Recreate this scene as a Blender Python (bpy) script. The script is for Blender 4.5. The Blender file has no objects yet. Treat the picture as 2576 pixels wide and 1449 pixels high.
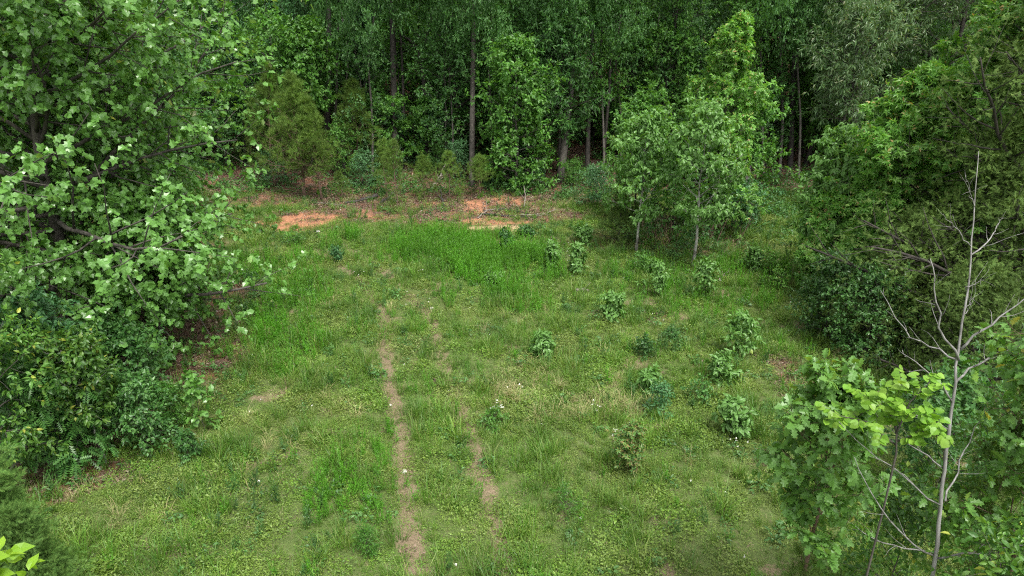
import bpy, math, random
import numpy as np
from mathutils import Matrix, Vector

R = math.radians
scene = bpy.context.scene
COL = scene.collection

# ------------------------------------------------------------------ camera, light, exposure
FPX, CX, CY = 1740.0, 1288.0, 724.0          # focal length and centre, in pixels of a 2576 x 1449 frame
PITCH = R(21.7)
CAM_H = 9.1
cam_d = bpy.data.cameras.new('camera')
cam_d.sensor_width = 36.0
cam_d.lens = FPX / 2576.0 * 36.0
cam_d.clip_end = 2000
cam = bpy.data.objects.new('camera', cam_d)
COL.objects.link(cam)
cam.location = (0, 0, CAM_H)
cam.rotation_euler = (R(90) - PITCH, 0, 0)
scene.camera = cam

SUN_EL, SUN_AZ = R(62), R(150)               # azimuth clockwise from +Y
world = bpy.data.worlds.new('World')
scene.world = world
world.use_nodes = True
wn = world.node_tree
bg = wn.nodes['Background']
sky = wn.nodes.new('ShaderNodeTexSky')
sky.sky_type = 'NISHITA'
sky.sun_disc = False
sky.sun_elevation = SUN_EL
sky.sun_rotation = SUN_AZ
sky.air_density = 1.0
sky.dust_density = 4.0
hs = wn.nodes.new('ShaderNodeHueSaturation')   # cloud cover greys the sky
hs.inputs['Saturation'].default_value = 0.10
wn.links.new(sky.outputs[0], hs.inputs['Color'])
wn.links.new(hs.outputs[0], bg.inputs['Color'])
bg.inputs['Strength'].default_value = 0.15
sun_d = bpy.data.lights.new('sun', 'SUN')
sun_d.energy = 1.5
sun_d.angle = R(14)
sun_d.color = (1.0, 0.95, 0.86)
sun = bpy.data.objects.new('sun', sun_d)
COL.objects.link(sun)
sdir = Vector((math.sin(SUN_AZ) * math.cos(SUN_EL), math.cos(SUN_AZ) * math.cos(SUN_EL), math.sin(SUN_EL)))
sun.rotation_euler = sdir.to_track_quat('Z', 'Y').to_euler()
sun.location = (0, 0, 40)
vs = scene.view_settings
vs.view_transform = 'Standard'
vs.look = 'None'
vs.gamma = 1
vs.use_curve_mapping = False
vs.exposure = 1.42
scene.render.engine = 'CYCLES'
cy = scene.cycles
cy.max_bounces = 10
cy.diffuse_bounces = 7
cy.glossy_bounces = 2
cy.transmission_bounces = 7
cy.transparent_max_bounces = 4
cy.caustics_reflective = False
cy.caustics_refractive = False
cy.use_denoising = False
cy.sample_clamp_indirect = 4
scene.render.filter_size = 1.2
cy.filter_width = 1.15
scene.render.use_persistent_data = False

# ------------------------------------------------------------------ noise and terrain
def hash2(ix, iy, seed):
    h = (ix.astype(np.int64) * 374761393 + iy.astype(np.int64) * 668265263 + seed * 1442695041) & 0xFFFFFFFF
    h = ((h ^ (h >> 13)) * 1274126177) & 0xFFFFFFFF
    return ((h ^ (h >> 16)) & 0xFFFFFF) / float(0xFFFFFF)

def noise(x, y, s=1.0, seed=0, octs=3):
    x = np.asarray(x, float) / s
    y = np.asarray(y, float) / s
    out = 0; amp = 1; tot = 0
    for o in range(octs):
        ix = np.floor(x); iy = np.floor(y)
        fx = x - ix; fy = y - iy
        fx = fx * fx * (3 - 2 * fx); fy = fy * fy * (3 - 2 * fy)
        a = hash2(ix, iy, seed + o); b = hash2(ix + 1, iy, seed + o)
        c = hash2(ix, iy + 1, seed + o); d = hash2(ix + 1, iy + 1, seed + o)
        out = out + amp * ((a * (1 - fx) + b * fx) * (1 - fy) + (c * (1 - fx) + d * fx) * fy)
        tot += amp; amp *= 0.5
        x = x * 2.03 + 11.3; y = y * 2.03 + 5.7
    return out / tot

def sstep(a, b, x):
    t = np.clip((np.asarray(x, float) - a) / (b - a), 0, 1)
    return t * t * (3 - 2 * t)

def ground_z(x, y):
    x = np.asarray(x, float); y = np.asarray(y, float)
    z = 0.22 * (noise(x, y, 7, 3, 2) - 0.5) + 0.07 * (noise(x, y, 1.1, 9, 2) - 0.5)
    z = z + 0.075 * np.clip(y - 36, 0, 60) * sstep(34, 46, y)
    return z

CP, SP = math.cos(PITCH), math.sin(PITCH)
def ray(px, py):
    u = (px - CX) / FPX; v = (CY - py) / FPX
    return np.array([u, CP + v * SP, -SP + v * CP])

def at(px, py, depth):                        # a point at that distance along the view axis
    return np.array([0, 0, CAM_H]) + ray(px, py) * depth

def gp(px, py):                               # where the line of sight meets the terrain
    d = ray(px, py)
    t = 5.0
    for i in range(600):
        p = np.array([0, 0, CAM_H]) + d * t
        if p[2] <= float(ground_z(p[0], p[1])):
            break
        t += 0.12
    p[2] = float(ground_z(p[0], p[1]))
    return p

def project(x, y, z):
    dz = z - CAM_H
    zc = y * CP - dz * SP
    zc = np.where(zc < 0.1, 0.1, zc)
    return CX + FPX * x / zc, CY - FPX * (y * SP + dz * CP) / zc, zc

def height_to(b, pytop):                      # height that reaches the pixel row above base b
    lo, hi = 0.0, 40.0
    for i in range(40):
        m = (lo + hi) / 2
        _, v, _ = project(b[0], b[1], b[2] + m)
        if v > pytop: lo = m
        else: hi = m
    return lo

# ------------------------------------------------------------------ materials
def new_mat(name):
    m = bpy.data.materials.new(name)
    m.use_nodes = True
    nt = m.node_tree
    nt.nodes.clear()
    return m, nt, nt.nodes, nt.links

def leaf_mat(name, cols, rough=0.42, trans=0.35, back=None, spec=0.5, patch=None, tint=(1.25, 1.15, 0.45), tip=None):
    m, nt, N, L = new_mat(name)
    out = N.new('ShaderNodeOutputMaterial')
    geo = N.new('ShaderNodeNewGeometry')
    oi = N.new('ShaderNodeObjectInfo')
    add = N.new('ShaderNodeMath'); add.operation = 'ADD'
    L.new(geo.outputs['Random Per Island'], add.inputs[0]); L.new(oi.outputs['Random'], add.inputs[1])
    fr = N.new('ShaderNodeMath'); fr.operation = 'FRACT'; L.new(add.outputs[0], fr.inputs[0])
    ramp = N.new('ShaderNodeValToRGB')
    el = ramp.color_ramp.elements
    stops = [(i / (len(cols) - 1) * (.95 if tip else 1.0), c) for i, c in enumerate(cols)]
    if tip:
        stops.append((.985, tip))
    el[0].position, el[0].color = 0.0, (*stops[0][1], 1)
    el[1].position, el[1].color = stops[-1][0], (*stops[-1][1], 1)
    for p, c in stops[1:-1]:
        e = el.new(p); e.color = (*c, 1)
    L.new(fr.outputs[0], ramp.inputs[0])
    # whole plants differ a little in lightness
    mm = N.new('ShaderNodeMapRange'); L.new(oi.outputs['Random'], mm.inputs[0])
    mm.inputs[3].default_value = 0.86; mm.inputs[4].default_value = 1.16
    tc = N.new('ShaderNodeTexCoord')
    nz = N.new('ShaderNodeTexNoise'); nz.inputs['Scale'].default_value = 0.9; nz.inputs['Detail'].default_value = 2
    L.new(geo.outputs['Position'], nz.inputs['Vector'])
    m2 = N.new('ShaderNodeMapRange'); L.new(nz.outputs[0], m2.inputs[0])
    m2.inputs[1].default_value = 0.3; m2.inputs[2].default_value = 0.7
    m2.inputs[3].default_value = 0.78; m2.inputs[4].default_value = 1.25
    mu = N.new('ShaderNodeMath'); mu.operation = 'MULTIPLY'; L.new(mm.outputs[0], mu.inputs[0]); L.new(m2.outputs[0], mu.inputs[1])
    vm = N.new('ShaderNodeVectorMath'); vm.operation = 'SCALE'
    L.new(ramp.outputs[0], vm.inputs[0]); L.new(mu.outputs[0], vm.inputs['Scale'])
    col = vm.outputs[0]
    if patch:                                  # slow drift of hue over the ground
        n2 = N.new('ShaderNodeTexNoise'); n2.inputs['Scale'].default_value = patch[1]; n2.inputs['Detail'].default_value = 3
        L.new(geo.outputs['Position'], n2.inputs['Vector'])
        m3 = N.new('ShaderNodeMapRange'); L.new(n2.outputs[0], m3.inputs[0])
        m3.inputs[1].default_value = 0.42; m3.inputs[2].default_value = 0.62; m3.inputs[4].default_value = patch[2]
        mx = N.new('ShaderNodeMixRGB'); L.new(m3.outputs[0], mx.inputs[0]); L.new(col, mx.inputs[1])
        mx.inputs[2].default_value = (*patch[0], 1)
        col = mx.outputs[0]
    fcol = col
    if back:
        mb = N.new('ShaderNodeMixRGB'); L.new(geo.outputs['Backfacing'], mb.inputs[0]); L.new(col, mb.inputs[1])
        mb.inputs[2].default_value = (*back, 1); fcol = mb.outputs[0]
    pr = N.new('ShaderNodeBsdfPrincipled')
    L.new(fcol, pr.inputs['Base Color'])
    pr.inputs['Roughness'].default_value = rough
    pr.inputs['Specular IOR Level'].default_value = spec
    tr = N.new('ShaderNodeBsdfTranslucent')
    tm = N.new('ShaderNodeVectorMath'); tm.operation = 'MULTIPLY'
    L.new(col, tm.inputs[0]); tm.inputs[1].default_value = tint
    L.new(tm.outputs[0], tr.inputs['Color'])
    ms = N.new('ShaderNodeMixShader'); ms.inputs[0].default_value = trans
    L.new(pr.outputs[0], ms.inputs[1]); L.new(tr.outputs[0], ms.inputs[2])
    L.new(ms.outputs[0], out.inputs['Surface'])
    return m

def bark_mat(name, c1, c2, scale=9, stretch=0.25, bump=0.5, thr=(0.35, 0.65)):
    m, nt, N, L = new_mat(name)
    out = N.new('ShaderNodeOutputMaterial')
    tc = N.new('ShaderNodeTexCoord')
    mp = N.new('ShaderNodeMapping'); mp.inputs['Scale'].default_value = (1, 1, stretch)
    L.new(tc.outputs['Object'], mp.inputs[0])
    n1 = N.new('ShaderNodeTexNoise'); n1.inputs['Scale'].default_value = scale; n1.inputs['Detail'].default_value = 6
    n1.inputs['Roughness'].default_value = 0.65
    L.new(mp.outputs[0], n1.inputs['Vector'])
    mr = N.new('ShaderNodeMapRange'); L.new(n1.outputs[0], mr.inputs[0])
    mr.inputs[1].default_value = thr[0]; mr.inputs[2].default_value = thr[1]
    mx = N.new('ShaderNodeMixRGB'); L.new(mr.outputs[0], mx.inputs[0])
    mx.inputs[1].default_value = (*c1, 1); mx.inputs[2].default_value = (*c2, 1)
    pr = N.new('ShaderNodeBsdfPrincipled'); L.new(mx.outputs[0], pr.inputs['Base Color'])
    pr.inputs['Roughness'].default_value = 0.85
    bp = N.new('ShaderNodeBump'); bp.inputs['Strength'].default_value = bump; bp.inputs['Distance'].default_value = 0.02
    L.new(n1.outputs[0], bp.inputs['Height']); L.new(bp.outputs[0], pr.inputs['Normal'])
    L.new(pr.outputs[0], out.inputs['Surface'])
    return m

def flat_mat(name, c1, c2, rough=0.8, scale=20):
    return bark_mat(name, c1, c2, scale, 1.0, 0.3)

M = {}
M['sycamore'] = leaf_mat('sycamore leaf', [(.05, .15, .02), (.085, .21, .03), (.12, .26, .05), (.20, .34, .10)], .30, .36, spec=.5, back=(.11, .25, .05), tip=(.38, .42, .2))
M['oval'] = leaf_mat('oval leaf', [(.04, .12, .018), (.07, .175, .024), (.115, .23, .03)], .45, .38, tip=(.3, .34, .05))
M['cherry'] = leaf_mat('cherry leaf', [(.065, .18, .025), (.10, .24, .038), (.14, .29, .055)], .36, .38, spec=.35, back=(.12, .25, .06), tip=(.25, .33, .08))
M['gum'] = leaf_mat('sweetgum leaf', [(.08, .23, .03), (.12, .30, .042), (.16, .35, .06), (.21, .39, .08)], .40, .42, tip=(.40, .30, .12))
M['forest'] = leaf_mat('forest leaf', [(.036, .12, .026), (.058, .165, .034), (.085, .20, .042)], .48, .42)
M['forest_b'] = leaf_mat('forest leaf blue', [(.032, .115, .034), (.050, .15, .046), (.068, .18, .058)], .48, .33)
M['forest_y'] = leaf_mat('forest leaf bright', [(.048, .155, .02), (.078, .21, .028), (.11, .25, .038)], .48, .44)
M['willow'] = leaf_mat('grey willow oak leaf', [(.05, .12, .035), (.085, .16, .055), (.13, .20, .09)], .42, .33, tip=(.25, .27, .16))
M['cedar'] = leaf_mat('cedar spray', [(.04, .085, .015), (.066, .125, .024), (.095, .16, .034), (.125, .18, .045)], .7, .2, spec=.2)
M['cedar_g'] = leaf_mat('cedar spray green', [(.04, .11, .018), (.075, .16, .028), (.13, .22, .045)], .7, .2, spec=.2)
M['pine'] = leaf_mat('pine needles', [(.06, .135, .018), (.095, .175, .028), (.14, .21, .042)], .55, .28, spec=.25)
M['shrub_b'] = leaf_mat('blue green shrub leaf', [(.05, .15, .05), (.07, .185, .065), (.10, .22, .085)], .45, .33)
M['vine'] = leaf_mat('vine leaf', [(.03, .10, .02), (.05, .14, .028), (.08, .18, .038)], .4, .28)
M['oak'] = leaf_mat('oak leaf', [(.055, .16, .02), (.09, .215, .032), (.13, .26, .045), (.20, .31, .06)], .36, .38, spec=.38, back=(.11, .24, .05), tip=(.34, .34, .08))
M['redbud'] = leaf_mat('round leaf', [(.11, .245, .025), (.15, .295, .032), (.19, .325, .045)], .4, .42, spec=.3)
M['lime'] = leaf_mat('lime leaf', [(.18, .34, .02), (.24, .40, .025)], .3, .45)
M['red_leaf'] = leaf_mat('reddish maple leaf', [(.06, .16, .03), (.09, .19, .03), (.20, .14, .05), (.08, .18, .03), (.06, .15, .03)], .45, .3)
M['grass'] = leaf_mat('grass blade', [(.06, .17, .016), (.10, .225, .022), (.145, .26, .034), (.24, .27, .08)], .5, .38, patch=((.05, .14, .015), .55, .7))
M['weed'] = leaf_mat('low weed leaf', [(.068, .165, .016), (.115, .22, .022), (.165, .27, .036)], .5, .32, patch=((.19, .22, .06), .45, .6))
M['weed_dark'] = leaf_mat('dark weed leaf', [(.035, .11, .02), (.055, .145, .03), (.08, .17, .035)], .5, .28)
M['tall'] = leaf_mat('tall weed leaf', [(.08, .27, .014), (.11, .33, .02), (.15, .37, .035)], .5, .45, patch=((.10, .24, .03), .5, .5))
M['dry'] = leaf_mat('dry grass blade', [(.30, .27, .12), (.38, .32, .16), (.20, .26, .08), (.42, .36, .2)], .6, .25)
M['straw'] = leaf_mat('dead thatch', [(.30, .24, .15), (.24, .19, .12), (.18, .14, .09)], .7, .2, tint=(1, 1, 1))
M['litter'] = leaf_mat('fallen leaf', [(.06, .035, .022), (.11, .068, .042), (.16, .105, .07), (.26, .20, .15)], .65, .1, tint=(1, 1, 1))
M['petal'] = leaf_mat('white petal', [(.7, .7, .66), (.8, .8, .76)], .5, .2, tint=(1, 1, 1))
M['bark'] = bark_mat('grey brown bark', (.025, .022, .018), (.09, .08, .066))
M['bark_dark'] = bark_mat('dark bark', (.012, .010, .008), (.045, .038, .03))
M['bark_pale'] = bark_mat('pale patchy bark', (.10, .095, .08), (.30, .29, .25), 6, .5, .25, (.42, .58))
M['bark_lichen'] = bark_mat('lichen bark', (.09, .085, .07), (.36, .36, .32), 7, .35, .3, (.4, .6))
M['bark_red'] = bark_mat('reddish bark', (.06, .035, .022), (.17, .11, .08))
M['snag'] = bark_mat('grey dead bark', (.095, .092, .085), (.23, .225, .215), 14, .12, .4, (.38, .62))
M['char'] = bark_mat('blackened log', (.008, .007, .006), (.06, .052, .045))
M['stick'] = bark_mat('bleached stick', (.09, .075, .06), (.25, .22, .19))
M['stone'] = bark_mat('pale stone', (.3, .28, .25), (.6, .58, .54), 12, 1, .4)

# ------------------------------------------------------------------ object helpers
def link(o, parent=None):
    COL.objects.link(o)
    if parent is not None:
        o.parent = parent
    return o

def tag(o, label=None, cat=None, group=None, kind=None):
    if label: o['label'] = label
    if cat: o['category'] = cat
    if group: o['group'] = group
    if kind: o['kind'] = kind
    return o

def thing(name, label, cat, loc, group=None, rz=0.0):
    o = bpy.data.objects.new(name, None)
    o.empty_display_size = 0.3
    link(o)
    o.location = tuple(float(v) for v in loc)
    o.rotation_euler = (0, 0, rz)
    return tag(o, label, cat, group)

def mesh_obj(name, me, parent=None):
    return link(bpy.data.objects.new(name, me), parent)

def tri_mesh(name, V, T, mat, smooth=False):
    V = np.asarray(V, np.float32).reshape(-1, 3); T = np.asarray(T, np.int32).reshape(-1, 3)
    me = bpy.data.meshes.new(name)
    me.vertices.add(len(V)); me.vertices.foreach_set('co', V.ravel())
    me.loops.add(T.size); me.loops.foreach_set('vertex_index', T.ravel())
    me.polygons.add(len(T))
    me.polygons.foreach_set('loop_start', np.arange(0, T.size, 3, dtype=np.int32))
    me.polygons.foreach_set('use_smooth', np.full(len(T), smooth))
    me.update(calc_edges=True)
    me.materials.append(mat)
    return me

def norm(v):
    return v / np.maximum(np.linalg.norm(v, axis=-1, keepdims=True), 1e-9)

def tubes(P, Rad, sides=5):
    """P (B,n,3) centre lines, Rad (B,n) radii -> verts, tris"""
    B, n, _ = P.shape
    Tn = np.empty_like(P)
    Tn[:, 1:-1] = P[:, 2:] - P[:, :-2]; Tn[:, 0] = P[:, 1] - P[:, 0]; Tn[:, -1] = P[:, -1] - P[:, -2]
    Tn = norm(Tn)
    ref = np.where(np.abs(Tn[:, :1, 2:3]) > 0.8, np.array([1.0, 0, 0]), np.array([0, 0, 1.0]))
    U = norm(np.cross(Tn, np.broadcast_to(ref, Tn.shape))); W = np.cross(Tn, U)
    a = np.arange(sides) * 2 * np.pi / sides
    V = P[:, :, None, :] + Rad[:, :, None, None] * (U[:, :, None, :] * np.cos(a)[None, None, :, None] + W[:, :, None, :] * np.sin(a)[None, None, :, None])
    i = np.arange(n - 1)[:, None] * sides; j = np.arange(sides)[None]; j2 = (j + 1) % sides
    q = np.stack([i + j, i + j2, i + sides + j2, i + sides + j], -1).reshape(-1, 4)
    t = np.concatenate([q[:, [0, 1, 2]], q[:, [0, 2, 3]]])
    cap = [[(n - 1) * sides, (n - 1) * sides + k, (n - 1) * sides + k + 1] for k in range(1, sides - 1)]
    cap += [[0, k + 1, k] for k in range(1, sides - 1)]
    t = np.concatenate([t, np.array(cap)])
    T = (t[None] + (np.arange(B) * n * sides)[:, None, None]).reshape(-1, 3)
    return V.reshape(-1, 3), T

def join(parts):
    V = []; T = []; o = 0
    for v, t in parts:
        V.append(v); T.append(t + o); o += len(v)
    return np.concatenate(V), np.concatenate(T)

# ------------------------------------------------------------------ leaf shapes (x along the leaf, y across, z up)
def fan(outline, centre, droop=0.25, fold=0.25):
    p = np.array([centre] + outline, float)
    z = -droop * p[:, 0] ** 2 + fold * np.abs(p[:, 1]) - 0.0
    v = np.column_stack([p, z])
    n = len(outline)
    t = [[0, 1 + i, 1 + (i + 1) % n] for i in range(n)]
    return v, np.array(t)

def mirror(half):
    return half + [(x, -y) for x, y in reversed(half) if abs(y) > 1e-6]

SHAPE = {}
SHAPE['diamond'] = (np.array([[0, 0, 0], [.45, .30, .07], [1, 0, -.12], [.45, -.30, .07]]), np.array([[0, 2, 1], [0, 3, 2]]))
SHAPE['slim'] = (np.array([[0, 0, 0], [.45, .13, .03], [1, 0, -.2], [.45, -.13, .03]]), np.array([[0, 2, 1], [0, 3, 2]]))
SHAPE['oval'] = fan(mirror([(0, 0), (.25, .22), (.6, .24), (1, 0)]), (.45, 0), .3, .3)
SHAPE['long'] = fan(mirror([(0, 0), (.3, .22), (.65, .22), (1, 0)]), (.5, 0), .45, .25)
SHAPE['round'] = fan(mirror([(.06, 0), (0, .22), (.2, .46), (.55, .48), (.85, .26), (1, 0)]), (.42, 0), .15, .22)
SHAPE['sycamore'] = fan([(.02, 0), (-.06, .24), (.10, .52), (.30, .33), (.62, .50), (.66, .22), (1, 0), (.66, -.22), (.62, -.50), (.30, -.33), (.10, -.52), (-.06, -.24)], (.36, 0), .28, .22)
SHAPE['lobed'] = fan([(0, 0), (.02, .42), (.28, .30), (.6, .44), (1, 0), (.6, -.44), (.28, -.30), (.02, -.42)], (.36, 0), .28, .22)
SHAPE['oak'] = fan(mirror([(0, 0), (.16, .06), (.22, .22), (.33, .12), (.46, .34), (.58, .17), (.74, .33), (.82, .16), (.98, .12), (1, 0)]), (.52, 0), .25, .2)
def star():
    v = []; t = []
    for k, (a, l) in enumerate(zip([-110, -55, 0, 55, 110], [.5, .72, .85, .72, .5])):
        a = math.radians(a); c, s = math.cos(a), math.sin(a)
        b = len(v)
        v += [[.2, 0, 0], [.2 + c * l * .45 - s * .15, s * l * .45 + c * .15, .02], [.2 + c * l, s * l, -.14], [.2 + c * l * .45 + s * .15, s * l * .45 - c * .15, .02]]
        t += [[b, b + 3, b + 2], [b, b + 2, b + 1]]
    return np.array(v), np.array(t)
SHAPE['star'] = star()
def spikes(n, seed, spread, w, back=False):
    r = np.random.default_rng(seed); v = []; t = []
    for k in range(n):
        ph = k * 2.399; el = r.uniform(.15, spread)
        d = np.array([math.cos(el), math.sin(el) * math.cos(ph), math.sin(el) * math.sin(ph)])
        o = np.array([r.uniform(0, .35), 0, 0]); s = norm(np.cross(d, r.normal(size=3))) * w
        b = len(v); l = r.uniform(.65, 1)
        v += [o - s, o + s, o + d * l]; t.append([b, b + 1, b + 2])
    return np.array(v), np.array(t)
SHAPE['needles'] = spikes(16, 5, .95, .018)
SHAPE['needles_near'] = spikes(26, 6, 1.1, .012)
def spray(n, seed, w=.035):
    r = np.random.default_rng(seed); v = [[0, -.02, 0], [0, .02, 0], [1, 0, .05]]; t = [[0, 1, 2]]
    for k in range(n):
        x = .08 + .8 * k / n; sd = 1 if k % 2 else -1
        l = (.42 * (1 - x) + .14) * r.uniform(.7, 1.2)
        d = norm(np.array([r.uniform(.7, 1.2), sd * r.uniform(.6, 1.1), r.uniform(-.35, .35)]))
        b = len(v); o = np.array([x, 0, 0]); s = norm(np.cross(d, [0, 0, 1.])) * w
        v += [list(o - s), list(o + s), list(o + d * l)]; t.append([b, b + 1, b + 2])
    return np.array(v), np.array(t)
SHAPE['spray'] = spray(11, 8)
SHAPE['spray_near'] = spray(20, 9, .02)
def pinnate(n, droop=.25, w=.10, l=.3):
    v = []; t = []
    for k in range(n):
        x = .15 + .75 * k / (n - 1)
        for sd in (-1, 1):
            b = len(v); ll = l * (1 - .4 * abs(x - .5)); z = -droop * x * x
            v += [[x, 0, z], [x + .4 * ll, sd * ll * .45 - w * .5, z - .01], [x + .55 * ll, sd * ll, z - .07], [x + .4 * ll + w, sd * ll * .45, z - .01]]
            t += [[b, b + 1, b + 2], [b, b + 2, b + 3]]
    return np.array(v), np.array(t)
SHAPE['pinnate'] = pinnate(6)

def place_leaves(shape, pos, axis, nrm, size):
    v, t = SHAPE[shape]
    X = norm(axis); Z = norm(nrm - X * np.sum(nrm * X, -1, keepdims=True)); Y = np.cross(Z, X)
    V = pos[:, None] + size[:, None, None] * (v[None, :, :1] * X[:, None] + v[None, :, 1:2] * Y[:, None] + v[None, :, 2:3] * Z[:, None])
    T = t[None] + (np.arange(len(pos)) * len(v))[:, None, None]
    return V.reshape(-1, 3), T.reshape(-1, 3)

# ------------------------------------------------------------------ branching
def children(rng, P, Rad, count, t0, t1, ang, length, up, wob, n=5, rr=.55, flat=0.0, vary=.42, rmin=.004, whorl=0):
    """count children on each parent polyline. length: function(t, parent index) -> metres"""
    B, m, _ = P.shape
    b = np.repeat(np.arange(B), count)
    k = np.tile(np.arange(count), B)
    t = t0 + (t1 - t0) * (k + rng.uniform(0, 1, len(b))) / count
    if whorl:
        t = t0 + (t1 - t0) * np.round((t - t0) / (t1 - t0) * whorl) / whorl + rng.normal(0, .003, len(b))
        t = np.clip(t, 0, 1)
    f = np.clip(t, 0, .9999) * (m - 1); i = f.astype(int); w = (f - i)[:, None]
    o = P[b, i] * (1 - w) + P[b, i + 1] * w
    tn = norm(P[b, i + 1] - P[b, i])
    r0 = (Rad[b, i] * (1 - w[:, 0]) + Rad[b, i + 1] * w[:, 0]) * rr
    ref = np.where(np.abs(tn[:, 2:3]) > .8, np.array([1., 0, 0]), np.array([0, 0, 1.]))
    U = norm(np.cross(tn, ref)); W = np.cross(U, tn)
    if flat > 0:                               # side branches mostly left and right of the limb
        phi = np.where(k % 2 == 0, 0, np.pi) + rng.normal(0, (1 - flat) * 1.3 + .15, len(b))
    else:
        phi = k * 2.399 + rng.uniform(0, .9, len(b)) + b * 1.7
    a = np.radians(ang[0] + (ang[1] - ang[0]) * t) + rng.normal(0, .14, len(b))
    side = U * np.cos(phi)[:, None] + W * np.sin(phi)[:, None]
    d = tn * np.cos(a)[:, None] + side * np.sin(a)[:, None]
    L = length(t, b) * rng.uniform(1 - vary, 1 + vary * .55, len(b))
    Q = np.empty((len(b), n, 3)); Q[:, 0] = o
    for s in range(1, n):
        d = norm(d + np.array([0, 0, up]) / n + rng.normal(0, wob, d.shape))
        Q[:, s] = Q[:, s - 1] + d * (L / (n - 1))[:, None]
    r0 = np.maximum(r0, rmin)
    rad = r0[:, None] * np.linspace(1, .25, n)[None]
    return Q, rad, t, b

def trunk_line(rng, H, r, lean=(0, 0), wob=.03, n=12):
    z = np.linspace(0, 1, n)
    x = np.cumsum(rng.normal(0, wob, n)) * H / n * 3; y = np.cumsum(rng.normal(0, wob, n)) * H / n * 3
    P = np.column_stack([(x - x[0]) * 1 + lean[0] * z ** 1.2 * H, (y - y[0]) + lean[1] * z ** 1.2 * H, z * H])
    P[0, 2] = -.25
    rad = r * (1 - .88 * z ** .9); rad[0] *= 1.35
    return P[None], rad[None]

PROF = {
    'cone': lambda s: (1 - s) ** .85 + .05,
    'round': lambda s: np.sqrt(np.clip(1 - (2 * s - .85) ** 2 / 1.45, .03, 1)),
    'egg': lambda s: np.clip(1.15 * np.sqrt(np.clip(s + .12, 0, 1)) * (1 - s) ** .6 * 1.25, .08, 1),
    'flat': lambda s: np.clip(.6 + .5 * s, 0, 1) * (1 - s ** 6) + .05,
}

def make_tree(seed, H, radius, r0, h0=.2, prof='round', n1=30, n2=8, n3=5, nl=8, a1=(80, 35), up1=.25, up2=.15, up3=-.1,
              leaf='diamond', size=.16, droop=.35, tilt=.5, lean=(0, 0), wob=.03, wob1=.09, twig_wood=False, l2=.42, l3=.16,
              flat2=.0, sides=6, leaf_t=(.15, 1.0), lmat='forest', bmat='bark', face=.45, n1n=7, whorl=0):
    """returns wood (V,T) and leaf arrays (pos, axis, normal, size)"""
    rng = np.random.default_rng(seed)
    P0, R0 = trunk_line(rng, H, r0, lean, wob)
    lf = lambda t, b: radius * PROF[prof](np.clip((t - h0) / (1 - h0), 0, 1))
    P1, R1, t1, _ = children(rng, P0, R0, n1, h0, .985, a1, lf, up1, wob1, n=n1n, rr=.5, whorl=whorl, vary=.2 if whorl else .42)
    L1 = np.linalg.norm(P1[:, 1] - P1[:, 0], axis=1) * (n1n - 1)
    P2, R2, t2, b2 = children(rng, P1, R1, n2, .22, .98, (62, 40), lambda t, b: L1[b] * l2 * (1.1 - .65 * t) + l3, up2, wob1, n=5, rr=.6, flat=flat2)
    L2 = np.linalg.norm(P2[:, 1] - P2[:, 0], axis=1) * 4
    P3, R3, t3, b3 = children(rng, P2, R2, n3, .15, 1.0, (60, 25), lambda t, b: L2[b] * .25 + l3, up3, .16, n=4, rr=.6, flat=flat2)
    parts = [tubes(P0, R0, sides + 2), tubes(P1, R1, sides), tubes(P2, R2, 4)]
    if twig_wood:
        parts.append(tubes(P3, R3, 3))
    B = len(P3)
    b = np.repeat(np.arange(B), nl)
    t = rng.uniform(leaf_t[0], leaf_t[1], len(b)); f = np.clip(t, 0, .999) * 3; i = f.astype(int); w = (f - i)[:, None]
    pos = P3[b, i] * (1 - w) + P3[b, i + 1] * w
    tn = norm(P3[b, i + 1] - P3[b, i])
    axis = norm(tn * .7 + rng.normal(0, .75, tn.shape) + np.array([0, 0, -droop]))
    rad_ = pos * [1, 1, 0]; rad_ = norm(rad_ - P0[0, 0] * [1, 1, 0])
    nrm = norm(np.array([0, 0, 1.0]) + rng.normal(0, tilt, tn.shape) + rad_ * face)
    sz = size * rng.uniform(.5, 1.3, len(b))
    pos = pos + axis * (sz * .12)[:, None]
    return join(parts), (pos, axis, nrm, sz)

LEAFCACHE = {}
def leaf_piece(shape, mat, k):
    key = (shape, mat, k)
    if key not in LEAFCACHE:
        v, t = SHAPE[shape]
        v = v.copy(); r = np.random.default_rng(k)
        v[:, 2] += r.uniform(-.25, .1) * v[:, 0] ** 2 + r.uniform(-.3, .3) * v[:, 1] * v[:, 0]
        LEAFCACHE[key] = tri_mesh('leaf', v, t, M[mat])
    return LEAFCACHE[key]

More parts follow.
